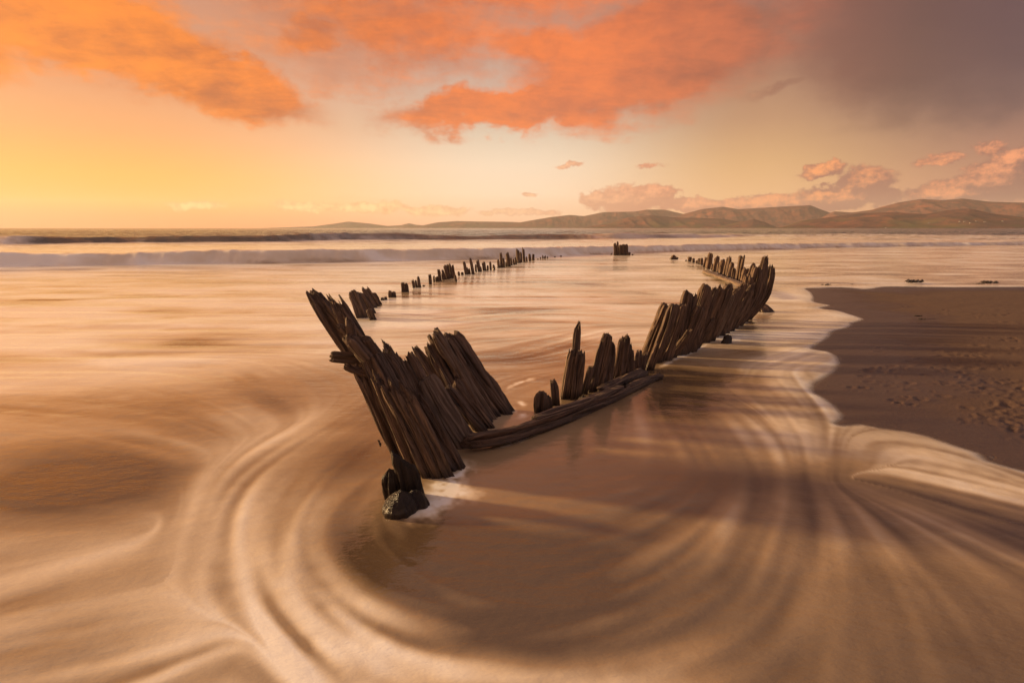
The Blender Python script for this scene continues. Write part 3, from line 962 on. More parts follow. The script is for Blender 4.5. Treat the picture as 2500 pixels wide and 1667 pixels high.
ridge('hills', [(1960, 560), (2020, 523), (2036, 516), (2079, 519), (2127, 513), (2153, 505), (2196, 494), (2249, 486), (2302, 489), (2350, 485), (2419, 493), (2500, 495),
                (2700, 500), (3100, 492), (3600, 510), (4200, 555)], 10000, 2000, 'highest brown mountain at the right of the range', 5)
ridge('hills', [(1400, 561), (1425, 556), (1489, 545), (1532, 531), (1590, 525), (1643, 531), (1702, 532), (1760, 534), (1813, 542), (1830, 546), (1866, 552), (1905, 560)],
      8200, 1900, 'low brown front hill sloping into the bay', 6)
ridge('hills', [(1740, 561), (1790, 545), (1813, 540), (1840, 535), (1866, 542), (1898, 556), (1915, 561)],
      7400, 900, 'small rounded orange lit hill at the foot of the mountains', 7)
front_hill = ridge('hills', [(1880, 561), (1909, 555), (1957, 539), (2020, 531), (2100, 521), (2180, 518), (2260, 523), (2313, 513), (2366, 509), (2419, 521), (2500, 531),
                (2700, 536), (3000, 525), (3500, 550)], 6600, 2000, 'sunlit reddish front hillside with fields at the right', 8)


# ------------------------------------------------------------------ far cottages
def plain(name, c, rgh=.9):
    m, N, b, t = new_mat(name)
    geo = t.nodes.new('ShaderNodeNewGeometry')
    n, _ = N.noise(geo.outputs['Position'], .4, 3, .6)
    t.links.new(N.mix(n, tuple(q * .85 for q in c) + (1,), tuple(c) + (1,)), b.inputs['Base Color'])
    b.inputs['Roughness'].default_value = rgh
    return m


LIME = plain('limewash', (.55, .50, .44))
SLATE = plain('slate', (.10, .095, .10))


def build_cottages():
    from mathutils.bvhtree import BVHTree
    me = front_hill.data
    bv = BVHTree.FromPolygons([v.co[:] for v in me.vertices], [p.vertices[:] for p in me.polygons])
    words = ['first', 'second', 'third', 'fourth', 'fifth', 'sixth', 'seventh', 'eighth']
    spots = [(2163, 556.5), (2268, 545.5), (2343, 541.5), (2354, 541.5), (2369, 545), (2384, 540.5), (2404, 542.5), (2448, 540.5)]
    for i_, (px, py) in enumerate(spots):
        d_ = Vector(ray(px, py)).normalized()
        hit = bv.ray_cast(Vector((0, 0, CAM_H)), d_)[0]
        if hit is None:
            continue
        root = bpy.data.objects.new('cottage', None)
        col.objects.link(root)
        root.location = hit + Vector((0, 0, -2))
        root.rotation_euler = (0, 0, R(random.uniform(-25, 25)))
        bpy.context.view_layer.update()
        L_, W_, H_, G_ = 6.5, 3.2, 4.6, 3.6
        V = [(-L_, -W_, 0), (L_, -W_, 0), (L_, W_, 0), (-L_, W_, 0), (-L_, -W_, H_), (L_, -W_, H_), (L_, W_, H_), (-L_, W_, H_), (-L_, 0, H_ + G_ - .4), (L_, 0, H_ + G_ - .4)]
        F = [(0, 1, 5, 4), (2, 3, 7, 6), (1, 2, 6, 5), (3, 0, 4, 7), (4, 7, 8, 8), (5, 6, 9, 9)]
        wme = bpy.data.meshes.new('wall')
        wme.from_pydata(V, [], [tuple(dict.fromkeys(f)) for f in F])
        wme.materials.append(LIME)
        wo = bpy.data.objects.new('wall', wme)
        rme = bpy.data.meshes.new('roof')
        e = .8
        rme.from_pydata([(-L_ - e, -W_ - e, H_ - .6), (L_ + e, -W_ - e, H_ - .6), (L_ + e, 0, H_ + G_), (-L_ - e, 0, H_ + G_), (-L_ - e, W_ + e, H_ - .6), (L_ + e, W_ + e, H_ - .6)], [], [(0, 1, 2, 3), (3, 2, 5, 4)])
        rme.materials.append(SLATE)
        ro = bpy.data.objects.new('roof', rme)
        for o in (wo, ro):
            col.objects.link(o)
            o.parent = root
        tag(root, words[i_] + ' tiny white cottage from the left on the far hillside', 'house', 'cottages on the far hillside')


build_cottages()

# ------------------------------------------------------------------ haze
def build_haze():
    me_v = [(-19000, -3000, -20), (19000, -3000, -20), (19000, 17500, -20), (-19000, 17500, -20),
            (-19000, -3000, 900), (19000, -3000, 900), (19000, 17500, 900), (-19000, 17500, 900)]
    fc = [(0, 3, 2, 1), (4, 5, 6, 7), (0, 1, 5, 4), (1, 2, 6, 5), (2, 3, 7, 6), (3, 0, 4, 7)]
    m = bpy.data.materials.new('sea_haze')
    m.use_nodes = True
    t = m.node_tree
    t.nodes.clear()
    out = t.nodes.new('ShaderNodeOutputMaterial')
    v = t.nodes.new('ShaderNodeVolumePrincipled')
    v.inputs['Color'].default_value = (0.95, 0.93, 0.92, 1)
    v.inputs['Density'].default_value = 3.4e-5
    v.inputs['Anisotropy'].default_value = 0.2
    t.links.new(v.outputs[0], out.inputs['Volume'])
    o = mesh_np('haze', np.array(me_v, float), np.array(fc), m, smooth=False)
    tag(o, 'thin warm sea haze over the whole bay', kind='stuff')


build_haze()


# ------------------------------------------------------------------ weathered wood
def wood_mat(name, c0, c1, c2, wetz=0.10):
    m, N, b, t = new_mat(name)
    uvn = t.nodes.new('ShaderNodeUVMap')
    uvn.uv_map = 'UVMap'
    oi = t.nodes.new('ShaderNodeObjectInfo')
    geo = t.nodes.new('ShaderNodeNewGeometry')
    uv = N.vmath('ADD', uvn.outputs[0], N.comb(N.math('MULTIPLY', oi.outputs['Random'], 13.0), N.math('MULTIPLY', oi.outputs['Random'], 37.0)))
    warp, wc = N.noise(N.mapping(uv, sc=(6, 2.5, 1)), 1.0, 3, .5)
    uvw = N.vmath('ADD', uv, N.comb(N.math('MULTIPLY', N.math('SUBTRACT', warp, .5), .05), 0.0))
    g1, _ = N.noise(N.mapping(uvw, sc=(55, 2.0, 1)), 1.0, 6, .7)
    g2, _ = N.noise(N.mapping(uvw, sc=(170, 5.0, 1)), 1.0, 4, .65)
    g3, _ = N.noise(N.mapping(uvw, sc=(9, 3.0, 1)), 1.0, 5, .6)
    c = N.mix(N.mapr(g1, .32, .68), c0, c1)
    c = N.mix(N.mapr(g3, .5, .75, 0, .7), c, c2)
    c = N.mix(N.mapr(g2, .55, .75, 0, .55), c, (c0[0] * .45, c0[1] * .42, c0[2] * .4, 1))
    z = N.sep(geo.outputs['Position'])[2]
    wn = N.math('ADD', z, N.math('MULTIPLY', N.math('SUBTRACT', g3, .5), .12))
    wet = N.mapr(wn, wetz, wetz - .09)
    c = N.mix(N.math('MULTIPLY', wet, .72), c, (0.020, 0.014, 0.011, 1))
    t.links.new(c, b.inputs['Base Color'])
    t.links.new(N.mapr(wet, 0, 1, .78, .32), b.inputs['Roughness'])
    b.inputs['Specular IOR Level'].default_value = 0.35
    bp = t.nodes.new('ShaderNodeBump')
    bp.inputs['Strength'].default_value = .9
    bp.inputs['Distance'].default_value = .016
    hh = N.math('ADD', N.math('ADD', g1, N.math('MULTIPLY', g2, .35)), N.math('MULTIPLY', g3, .6))
    t.links.new(hh, bp.inputs['Height'])
    t.links.new(bp.outputs[0], b.inputs['Normal'])
    return m


W_DARK = wood_mat('weathered_oak', (0.026, 0.017, 0.012, 1), (0.210, 0.140, 0.100, 1), (0.085, 0.050, 0.032, 1))
W_MID = wood_mat('sea_worn_oak', (0.030, 0.019, 0.013, 1), (0.250, 0.162, 0.108, 1), (0.105, 0.060, 0.036, 1))
W_PALE = wood_mat('bleached_oak', (0.075, 0.051, 0.036, 1), (0.270, 0.194, 0.140, 1), (0.150, 0.102, 0.070, 1), .03)
W_WEED = wood_mat('weed_blackened_oak', (0.022, 0.015, 0.011, 1), (0.052, 0.035, 0.024, 1), (0.035, 0.022, 0.014, 1), .2)


def timber(name, pts, w, d, mat, parent, rng, jag=.14, slant=0.0, taper=.12, nth=40, nl=30, groove=1.0, roll=0.0, sink=.35, rough=1.0, both=False, label=None, wide=None, sq=3.2, dome=0.0):
    """one weathered timber along a centre line; splintered at its top end (and at its foot when both)"""
    P = np.array(pts, float)
    if len(P) == 2:
        mid = (P[0] + P[1]) / 2
        P = np.array([P[0], mid + rng.normal(0, .008, 3) * np.linalg.norm(P[1] - P[0]), P[1]])
    if sink > 0:
        dv = P[0] - P[1]
        dv = dv / np.linalg.norm(dv)
        P = np.vstack([P[0] + dv * sink, P])
    C = resample(P, np.linalg.norm(P[-1] - P[0]) / 60)
    seg = np.linalg.norm(np.diff(C, axis=0), axis=1)
    S = np.concatenate([[0], np.cumsum(seg)])
    L = S[-1]
    ax = (C[-1] - C[0]) / np.linalg.norm(C[-1] - C[0])
    wd = np.array(wide if wide is not None else (1.0, 0.25, 0.0), float)
    e1 = wd - ax * np.dot(wd, ax)
    e1 /= np.linalg.norm(e1)
    e2 = np.cross(ax, e1)
    cr, sr = math.cos(roll), math.sin(roll)
    e1, e2 = e1 * cr + e2 * sr, -e1 * sr + e2 * cr
    th = np.linspace(0, 2 * math.pi, nth, endpoint=False)
    ct, st = np.cos(th), np.sin(th)
    p = 2.0 / sq
    cx = np.sign(ct) * np.abs(ct) ** p * w / 2
    cy = np.sign(st) * np.abs(st) ** p * d / 2
    # worn, uneven outline
    so = rng.uniform(0, 300)
    wv = 1 + .16 * (fbm(np.cos(th) * 1.3 + so, np.sin(th) * 1.3 + 7, 1) - .5) * 2
    cx, cy = cx * wv, cy * wv
    circ = np.concatenate([[0], np.cumsum(np.hypot(np.diff(cx), np.diff(cy)))])
    per = circ[-1] + math.hypot(cx[0] - cx[-1], cy[0] - cy[-1])

    mw = max(w, d)
    jag = jag * (L - sink) / L
    slant = slant * (L - sink) / L

    def topl(x, y):
        q = fbm(x / mw * 3.2 + so, y / mw * 3.2 + so * .7, 2, 4, .6)
        q2 = vn(x / mw * 9 + so, y / mw * 4 + so, 3)
        sp = np.clip((q - .30) * 2.0, 0, 1.3)
        dm = dome * (L - sink) * ((x / (w / 2)) ** 2 + (y / (d / 2)) ** 2)
        return -np.minimum(dm, .9 * (L - sink)) + L * (1 - np.clip(jag * (sp + .35 * q2) + slant * (x / w), -.2, .85))

    def botl(x, y):
        if not both:
            return np.zeros(np.shape(x))
        q = fbm(x / mw * 3 + so + 40, y / mw * 3 + so, 4, 4, .6)
        return L * jag * .8 * np.clip((q - .25) * 1.8, 0, 1)
    tl = topl(cx, cy)
    bl_ = botl(cx, cy)
    v = np.linspace(0, 1, nl)
    v = 1 - (1 - v) ** 1.15
    VV, TH = np.meshgrid(v, np.arange(nth), indexing='ij')
    along = bl_[None, :] + VV * (tl - bl_)[None, :]
    frac = along / L
    ci = circ[None, :] + 0 * along
    # deep checks running with the grain
    depth = np.zeros_like(along)
    nc = max(4, int(per / .035 * groove))
    for _ in range(nc):
        c0 = rng.uniform(0, per)
        wdt = rng.uniform(.005, .015) * (1 + w)
        dp = rng.uniform(.2, .85)
        a0 = rng.uniform(-.2, .8)
        a1 = a0 + rng.uniform(.3, 1.0)
        drift = rng.normal(0, .03) * (along - L / 2) + .012 * np.sin(along * rng.uniform(3, 9) + rng.uniform(0, 6))
        dd = np.abs((ci - c0 - drift + per / 2) % per - per / 2)
        win = sstep(a0, a0 + .12, frac) * (1 - sstep(a1 - .12, a1, frac))
        depth += dp * np.exp(-(dd / wdt) ** 2) * win
    cyc = ci / per * 2 * math.pi
    k1 = max(2.0, per / .05 / 6.28)
    rib_ = fbm(np.cos(cyc) * k1 + so, np.sin(cyc) * k1 + along * 1.1, 4, 3, .6)
    rib2 = np.abs(fbm(np.cos(cyc) * k1 * 2.6 + so + 9, np.sin(cyc) * k1 * 2.6 + along * 1.6, 5, 2) - .5) * 2
    lump = fbm(np.cos(cyc) * 1.1 + so, np.sin(cyc) * 1.1 + along * 3.2, 0, 3, .5) - .5
    sc = 1 - np.clip(depth, 0, .8) * .75 - .62 * groove * (rib_ - .45) - .22 * groove * rib2 + .26 * rough * lump
    tp = 1 - taper * sstep(.2, 1.0, frac) - .14 * sstep(.93, 1.0, VV)
    sc = sc * tp
    x = cx[None, :] * sc
    y = cy[None, :] * sc

    def place(x, y, a):
        s_ = np.clip(a, 0, L * 1.2)
        base = np.stack([np.interp(s_, S, C[:, q]) for q in range(3)], -1)
        ex = np.maximum(a - L, 0)[..., None] * ax
        return base + ex + x[..., None] * e1 + y[..., None] * e2
    Vv = [place(x, y, along).reshape(-1, 3)]
    UV = [np.stack([ci, along], -1).reshape(-1, 2)]
    rows = nl
    for rho in (.72, .42, .14):
        xr = x[-1] * rho
        yr = y[-1] * rho
        ar = topl(xr / tp[-1], yr / tp[-1]) + .015 * L * 0
        ar = ar + (1 - rho) * .02
        Vv.append(place(xr, yr, ar))
        UV.append(np.stack([circ * rho, ar + (1 - rho) * .05], -1))
        rows += 1
    V = np.vstack(Vv)
    U = np.vstack(UV)
    i, j = np.meshgrid(np.arange(rows - 1), np.arange(nth), indexing='ij')
    j1 = (j + 1) % nth
    F = np.stack([i * nth + j, i * nth + j1, (i + 1) * nth + j1, (i + 1) * nth + j], -1).reshape(-1, 4)
    # closing faces: top centre and foot
    n0 = len(V)
    V = np.vstack([V, V[(rows - 1) * nth:rows * nth].mean(0, keepdims=True), V[:nth].mean(0, keepdims=True)])
    U = np.vstack([U, U[-1:], U[:1]])
    jj = np.arange(0, nth, 2)
    tq = np.stack([(rows - 1) * nth + jj, (rows - 1) * nth + (jj + 1) % nth, (rows - 1) * nth + (jj + 2) % nth, np.full(len(jj), n0)], -1)
    bq = np.stack([(jj + 2) % nth, (jj + 1) % nth, jj, np.full(len(jj), n0 + 1)], -1)
    F = np.vstack([F, tq, bq])
    org = np.array(P[1 if sink > 0 else 0])
    o = mesh_np(name, V - org, F, mat, uv=U)
    o.location = org
    if parent is not None:
        o.parent = parent
        o.matrix_parent_inverse = parent.matrix_world.inverted()
    if label:
        o['label'] = label
    return o


def optical(p):
    """distance along the lens axis"""
    return p[1] * CP - (p[2] - CAM_H) * SP


wreck = bpy.data.objects.new('shipwreck', None)
col.objects.link(wreck)
wreck.location = tuple(ground(1010, 1120))
bpy.context.view_layer.update()
tag(wreck, 'wooden ship skeleton with broken stem and rows of weathered ribs in shallow sea', 'shipwreck')
bpy.context.view_layer.update()
WR = random.Random(5)
wrng = np.random.default_rng(11)

Z1 = lambda x, y: (720 + x / 2.613, 660 + y / 2.613)


def stick(name, f, sc, bx, by, tx, ty, wpx, dy=0.0, mat=W_DARK, bend=0.0, dr=.7, minx=None, **kw):
    B = ground(*f(bx, by))
    T = at_depth(*f(tx, ty), B[1] + dy)
    w = wpx / sc * optical((B + T) / 2) / FPX
    pts = [B, T]
    if bend:
        M = (B + T) / 2 + np.array([bend, 0, -abs(bend) * .3])
        pts = [B, M, T]
    kw.setdefault('slant', WR.uniform(-.07, .07))
    kw['jag'] = kw.get('jag', .14) * 1.35
    return timber(name, pts, w, w * dr, mat, wreck, wrng, **kw)


hero = dict(nth=128, nl=90, groove=1.2)
B1 = [
    # name, base, top, width, dy, extras
    ('stem_post', 800, 1180, 92, 118, 132, .12, dict(jag=.10, slant=.05, label='longest splintered stem timber raking up to the left', **hero)),
    ('stem_timber', 860, 1120, 225, 135, 100, .22, dict(jag=.10, **hero)),
    ('stem_timber', 775, 1190, 240, 190, 92, .02, dict(jag=.10, mat=W_MID, **hero)),
    ('stem_timber', 800, 1215, 335, 345, 120, -.02, dict(jag=.20, rough=2.2, label='gnarled knotty stem timber', **hero)),
    ('bow_timber', 800, 1240, 412, 468, 105, .0, dict(jag=.10, mat=W_MID, **hero)),
    ('bow_timber', 860, 1190, 455, 432, 90, .14, dict(jag=.12, **hero)),
    ('bow_timber', 905, 1160, 535, 478, 135, .12, dict(jag=.14, mat=W_MID, **hero)),
    ('bow_timber', 960, 1115, 668, 485, 142, .12, dict(jag=.16, mat=W_MID, **hero)),
    ('bow_timber', 935, 1090, 560, 425, 62, .30, dict(jag=.12, **hero)),
    ('bow_timber', 690, 1238, 398, 592, 104, -.02, dict(jag=.14, rough=1.6, **hero)),
    ('bow_timber', 790, 1288, 500, 625, 112, -.05, dict(jag=.18, mat=W_MID, rough=1.5, **hero)),
    ('bow_timber', 872, 1312, 560, 690, 112, -.05, dict(jag=.16, **hero)),
    ('bow_timber', 952, 1308, 650, 700, 116, -.05, dict(jag=.20, mat=W_MID, rough=1.5, **hero)),
    ('bow_timber', 1030, 1262, 722, 735, 120, -.02, dict(jag=.18, **hero)),
    ('bow_plank', 1088, 1120, 828, 672, 165, .03, dict(jag=.06, mat=W_PALE, rough=.6, dr=.5, label='broad smooth pale plank at the front of the bow', **dict(hero, groove=.45))),
    ('bow_timber', 1185, 1020, 962, 738, 76, .0, dict(jag=.08, **hero)),
    ('bow_timber', 1232, 1004, 1015, 715, 76, .02, dict(jag=.08, mat=W_MID, **hero)),
    ('bow_timber', 1205, 968, 1030, 678, 92, .08, dict(jag=.08, **hero)),
    ('bow_timber', 1238, 945, 882, 378, 84, .05, dict(jag=.06, mat=W_PALE, **hero)),
    ('bow_timber', 1262, 930, 952, 432, 80, .06, dict(jag=.06, mat=W_MID, **hero)),
    ('bow_timber', 1302, 905, 968, 388, 150, .16, dict(jag=.14, **hero)),
    ('bow_timber', 1120, 965, 832, 418, 125, .18, dict(jag=.14, **hero)),
    ('bow_timber', 1060, 965, 762, 478, 84, .22, dict(jag=.14, **hero)),
]
for (nm, bx, by, tx, ty, wp, dy, kw) in B1:
    kw.setdefault('rough', 1.5)
    stick(nm, Z1, 2.613, bx, by, tx, ty, wp * 1.1, dy, **kw)

# stubs that stick out to the left of the stem
for (ax_, ay_, ad, bx_, by_, bd, wp, mat) in [(440, 560, 3.42, 212, 548, 3.30, 92, W_DARK), (420, 650, 3.25, 312, 606, 3.18, 56, W_MID)]:
    A_ = at_depth(*Z1(ax_, ay_), ad)
    B_ = at_depth(*Z1(bx_, by_), bd)
    w_ = wp / 2.613 * optical(A_) / FPX
    timber('broken_beam', [A_, B_], w_, w_ * .8, mat, wreck, wrng, jag=.22, sink=.1, nth=56, nl=40, rough=1.6, wide=(0, .2, 1))
# gnarled knots on the upper stem
for (kx, ky, ktx, kty, wp, kd) in [(360, 420, 345, 300, 60, 3.12), (330, 400, 280, 345, 56, 3.12), (470, 480, 440, 425, 76, 3.16), (420, 520, 330, 410, 92, 3.12)]:
    A_ = at_depth(*Z1(kx, ky), kd)
    B_ = at_depth(*Z1(ktx, kty), kd - .03)
    w_ = wp / 2.613 * optical(A_) / FPX
    timber('knot', [A_, B_], w_, w_, W_DARK, wreck, wrng, jag=.3, sink=.06, nth=40, nl=26, rough=3.0, groove=.5)
# blackened foot of the stem
stick('stem_foot', Z1, 2.613, 748, 1452, 690, 1188, 165, -.02, mat=W_WEED, jag=.14, slant=.62, rough=1.2, nth=96, nl=60, taper=.0, sq=2.8, label='weed blackened stump at the foot of the stem')
stick('stem_foot', Z1, 2.613, 645, 1455, 612, 1270, 120, .0, mat=W_WEED, jag=.10, rough=1.4, nth=80, nl=50, taper=-.15, sq=2.4, dome=.12)
stick('stem_foot', Z1, 2.613, 672, 1535, 662, 1415, 235, .0, mat=W_WEED, jag=.10, rough=1.2, nth=96, nl=50, taper=-.1, groove=.3, sq=2.0, dome=.45)
stick('stem_foot', Z1, 2.613, 775, 1500, 770, 1400, 150, .0, mat=W_WEED, jag=.12, slant=.2, rough=1.4, nth=80, nl=40, taper=-.1, groove=.4, sq=2.2, dome=.4)


# long low beam from the bow to the ribs
def beam(name, pts, hpx, mat, dr=.7, **kw):
    P = []
    for (x, y, zc) in pts:
        P.append(ground(*Z2(x, y), zc))
    w_ = hpx / 2.767 * optical(P[0]) / FPX
    return timber(name, P, w_, w_ * dr, mat, wreck, wrng, sink=0, both=True, wide=(0, 0, 1), **kw)


beam('beam', [(60, 1335, .075), (330, 1290, .07), (600, 1215, .055), (900, 1105, .04), (1180, 995, .02), (1430, 885, -.02)][::-1], 64, W_MID, .75, nth=72, nl=120, jag=.06, taper=-.35, groove=1.2,
     label='long fallen beam lying low in the water between bow and ribs')
beam('plank', [(1160, 960, .05), (900, 1065, .09), (720, 1125, .10), (545, 1180, .10)], 52, W_DARK, 1.6, nth=56, nl=90, jag=.05, rough=1.4)
beam('plank', [(1300, 850, .03), (1130, 925, .05), (1000, 985, .07)], 46, W_DARK, 1.8, nth=48, nl=60, jag=.08, rough=1.4)
beam('plank', [(1420, 880, .02), (1300, 915, .03), (1190, 955, .05)], 40, W_DARK, 1.4, nth=48, nl=50, jag=.08)
for (x, y, tx, ty, wp) in [(900, 1062, 905, 1012, 90), (170, 1290, 120, 1262, 60), (1180, 960, 1165, 922, 60)]:
    stick('block', Z2, 2.767, x, y, tx, ty, wp, 0, mat=W_WEED, jag=.4, rough=2.0, nth=40, nl=20, dr=.9)

# ribs of the right-hand side
RIBS = [
    (612, 1120, 622, 985, 112, 0, {}), (668, 1110, 655, 1010, 60, 0, {}), (705, 1075, 688, 897, 66, 0, {}),
    (775, 1030, 826, 688, 84, 0, dict(mat=W_MID)), (842, 1035, 882, 690, 86, 0, {}), (820, 1020, 857, 512, 68, .05, dict(jag=.10, slant=-.09, taper=.25)),
    (905, 1000, 955, 800, 62, .02, {}), (985, 972, 1070, 590, 118, 0, dict(mat=W_MID, jag=.07, sq=2.6)), (945, 985, 1035, 610, 62, .04, {}), (1055, 955, 1098, 625, 66, .04, {}),
    (1118, 905, 1160, 615, 66, .03, dict(mat=W_MID)), (1148, 900, 1192, 598, 76, 0, {}), (1185, 893, 1216, 636, 52, 0, dict(jag=.2)), (1220, 882, 1228, 702, 42, .0, {}),
    (1255, 850, 1274, 690, 56, .03, dict(jag=.24)), (1238, 868, 1242, 772, 40, 0, {}),
    (1296, 842, 1330, 715, 50, 0, dict(jag=.25)), (1345, 835, 1412, 640, 76, -.02, dict(jag=.3, mat=W_MID)), (1272, 848, 1300, 740, 40, 0, {}),
    (1318, 760, 1456, 390, 88, 0, dict(mat=W_MID, jag=.05)), (1385, 785, 1512, 392, 100, 0, dict(jag=.05)), (1450, 772, 1578, 388, 84, .03, dict(mat=W_MID, jag=.06)),
    (1520, 735, 1610, 308, 110, .10, dict(jag=.06)), (1560, 735, 1650, 305, 60, .12, {}),
    (1492, 755, 1625, 560, 62, -.05, dict(jag=.3, mat=W_MID)), (1565, 728, 1690, 400, 96, -.02, dict(jag=.1)), (1600, 715, 1738, 262, 116, .05, dict(jag=.06, mat=W_MID)),
    (1640, 700, 1806, 252, 64, .05, dict(jag=.14)), (1692, 650, 1838, 268, 104, 0, dict(jag=.09, mat=W_MID)), (1735, 640, 1890, 252, 88, 0, dict(jag=.09)),
    (1770, 618, 1912, 300, 80, -.02, dict(jag=.16, mat=W_PALE)), (1805, 605, 1952, 275, 84, 0, dict(jag=.12)), (1838, 590, 1985, 235, 76, 0, dict(jag=.14, mat=W_MID)),
    (1872, 572, 2052, 228, 78, -.02, dict(jag=.2)), (1900, 555, 2015, 170, 84, .08, dict(jag=.12, mat=W_MID, bend=.08)), (1925, 540, 2085, 130, 88, .02, dict(jag=.10, bend=.08)),
    (1945, 522, 2128, 52, 78, .12, dict(jag=.16, slant=-.06, bend=.10, mat=W_MID)), (1962, 512, 2120, 112, 80, .0, dict(jag=.1, bend=.12)),
    (1985, 498, 2168, 112, 70, -.02, dict(jag=.12, slant=-.05, bend=.14)), (1880, 545, 1990, 310, 70, .1, dict(jag=.12)),
    (1640, 690, 1780, 480, 70, -.06, dict(jag=.25)), (1850, 575, 1960, 400, 60, -.06, dict(jag=.25, mat=W_MID)),
]
for (bx, by, tx, ty, wp, dy, kw) in RIBS:
    kw = dict(kw)
    kw.setdefault('jag', .14)
    stick('rib', Z2, 2.767, bx, by, tx, ty, wp, dy, nth=80, nl=56, **kw)
# ribs round the far curve of the right-hand side
for (bx, by, tx, ty, wp, m_) in [(1500, 92, 1515, 65, 44, 0), (1528, 92, 1536, 78, 16, 0), (1590, 103, 1594, 96, 12, 0), (1612, 106, 1618, 74, 32, 1), (1640, 115, 1643, 82, 26, 0), (1660, 120, 1662, 98, 20, 1),
                                 (1678, 126, 1680, 82, 24, 0), (1696, 130, 1699, 80, 22, 1), (1718, 142, 1732, 72, 36, 1), (1742, 158, 1760, 40, 44, 1), (1765, 165, 1772, 120, 24, 0),
                                 (1780, 175, 1806, 64, 38, 1), (1805, 182, 1816, 110, 28, 1), (1825, 192, 1842, 88, 36, 1), (1850, 203, 1878, 75, 34, 1), (1866, 206, 1892, 68, 30, 0),
                                 (1880, 215, 1908, 104, 38, 1), (1904, 226, 1916, 146, 30, 1), (1936, 238, 1964, 60, 46, 0), (1955, 240, 1982, 62, 26, 1), (1975, 250, 2000, 142, 58, 1), (2006, 270, 2046, 114, 44, 1)]:
    stick('rib', Z2, 2.767, bx, by, tx, ty, wp, 0, mat=(W_DARK, W_MID)[m_], nth=36, nl=34, jag=.16)
beam('plank', [(1722, 172, .05), (1790, 200, .09), (1870, 228, .13), (1955, 262, .18), (2010, 300, .2)], 17, W_PALE, 3.0, nth=40, nl=60, jag=.05, groove=.5, label='sunlit pale inner plank along the foot of the far right ribs')  # pale wood here paints in the sunlight on the plank

# ribs of the left-hand side
ZL = lambda x, y: (700 + x / 3.36, 560 + y / 3.36)
LEFT = [
    (615, 722, 522, 500, 92, .02, 0), (640, 715, 560, 560, 60, .05, 0), (665, 700, 575, 508, 40, .1, 0), (695, 685, 602, 516, 64, .05, 0), (728, 645, 612, 472, 42, .1, 0), (748, 632, 650, 474, 46, .08, 1),
    (762, 618, 712, 518, 46, .02, 0), (705, 738, 672, 655, 70, -.05, 0),
    (785, 582, 780, 560, 34, 0, 0), (812, 578, 808, 556, 42, 0, 0), (852, 552, 845, 502, 38, 0, 0), (880, 550, 876, 510, 40, 0, 0),
    (960, 514, 950, 431, 44, 0, 0), (988, 512, 978, 436, 40, 0, 0), (1045, 482, 1030, 409, 24, 0, 0), (1066, 478, 1056, 414, 22, 0, 0), (1090, 478, 1075, 383, 34, 0, 0), (1125, 466, 1124, 458, 26, 0, 0),
    (1178, 447, 1172, 364, 32, 0, 0), (1210, 432, 1208, 378, 20, 0, 0), (1226, 430, 1222, 390, 16, 0, 0), (1242, 427, 1234, 384, 20, 0, 0), (1260, 424, 1245, 321, 32, 0, 0), (1284, 416, 1274, 360, 18, 0, 0), (1302, 412, 1274, 330, 28, 0, 0),
    (1322, 408, 1294, 289, 30, 0, 0), (1338, 405, 1312, 284, 24, 0, 0), (1354, 402, 1328, 279, 32, 0, 0), (1376, 398, 1358, 284, 28, 0, 1), (1390, 428, 1380, 371, 24, 0, 0), (1414, 382, 1410, 344, 24, 0, 0), (1440, 376, 1440, 350, 26, 0, 0),
    (1474, 370, 1454, 257, 32, 0, 0), (1490, 368, 1480, 310, 20, 0, 0), (1504, 366, 1494, 318, 20, 0, 0), (1530, 368, 1505, 231, 28, 0, 0), (1553, 352, 1549, 284, 20, 0, 0), (1580, 348, 1562, 244, 32, 0, 0), (1594, 345, 1588, 300, 20, 0, 0),
    (1622, 341, 1610, 264, 40, 0, 0), (1648, 336, 1645, 294, 20, 0, 0), (1672, 333, 1668, 261, 22, 0, 0), (1700, 330, 1695, 289, 24, 0, 0),
    (1740, 319, 1734, 244, 28, 0, 0), (1762, 314, 1754, 183, 26, 0, 0), (1782, 311, 1774, 230, 22, 0, 0), (1800, 306, 1796, 265, 16, 0, 0), (1822, 303, 1805, 184, 36, 0, 0), (1846, 296, 1837, 234, 22, 0, 0), (1866, 291, 1858, 238, 22, 0, 0), (1882, 286, 1876, 228, 20, 0, 0),
    (1902, 277, 1889, 154, 34, 0, 0), (1926, 272, 1918, 178, 22, 0, 0), (1950, 269, 1939, 144, 26, 0, 0), (1970, 266, 1965, 222, 16, 0, 0), (1996, 261, 1990, 197, 28, 0, 0), (2022, 256, 2022, 200, 24, 0, 0),
    (2060, 246, 2060, 241, 16, 0, 0), (2082, 242, 2080, 228, 12, 0, 0), (2100, 241, 2100, 212, 12, 0, 0), (2112, 240, 2112, 222, 12, 0, 0), (2124, 239, 2120, 214, 12, 0, 0), (2140, 238, 2138, 220, 12, 0, 0), (2200, 229, 2200, 222, 18, 0, 0), (2250, 226, 2249, 216, 20, 0, 0),
]
for (bx, by, tx, ty, wp, dy, m_) in LEFT:
    big = wp > 40
    stick('rib', ZL, 3.36, bx, by, tx, ty, wp, dy, mat=(W_DARK, W_MID)[m_], nth=48 if big else 32, nl=44 if big else 26, jag=.16 if by < 600 else .12)

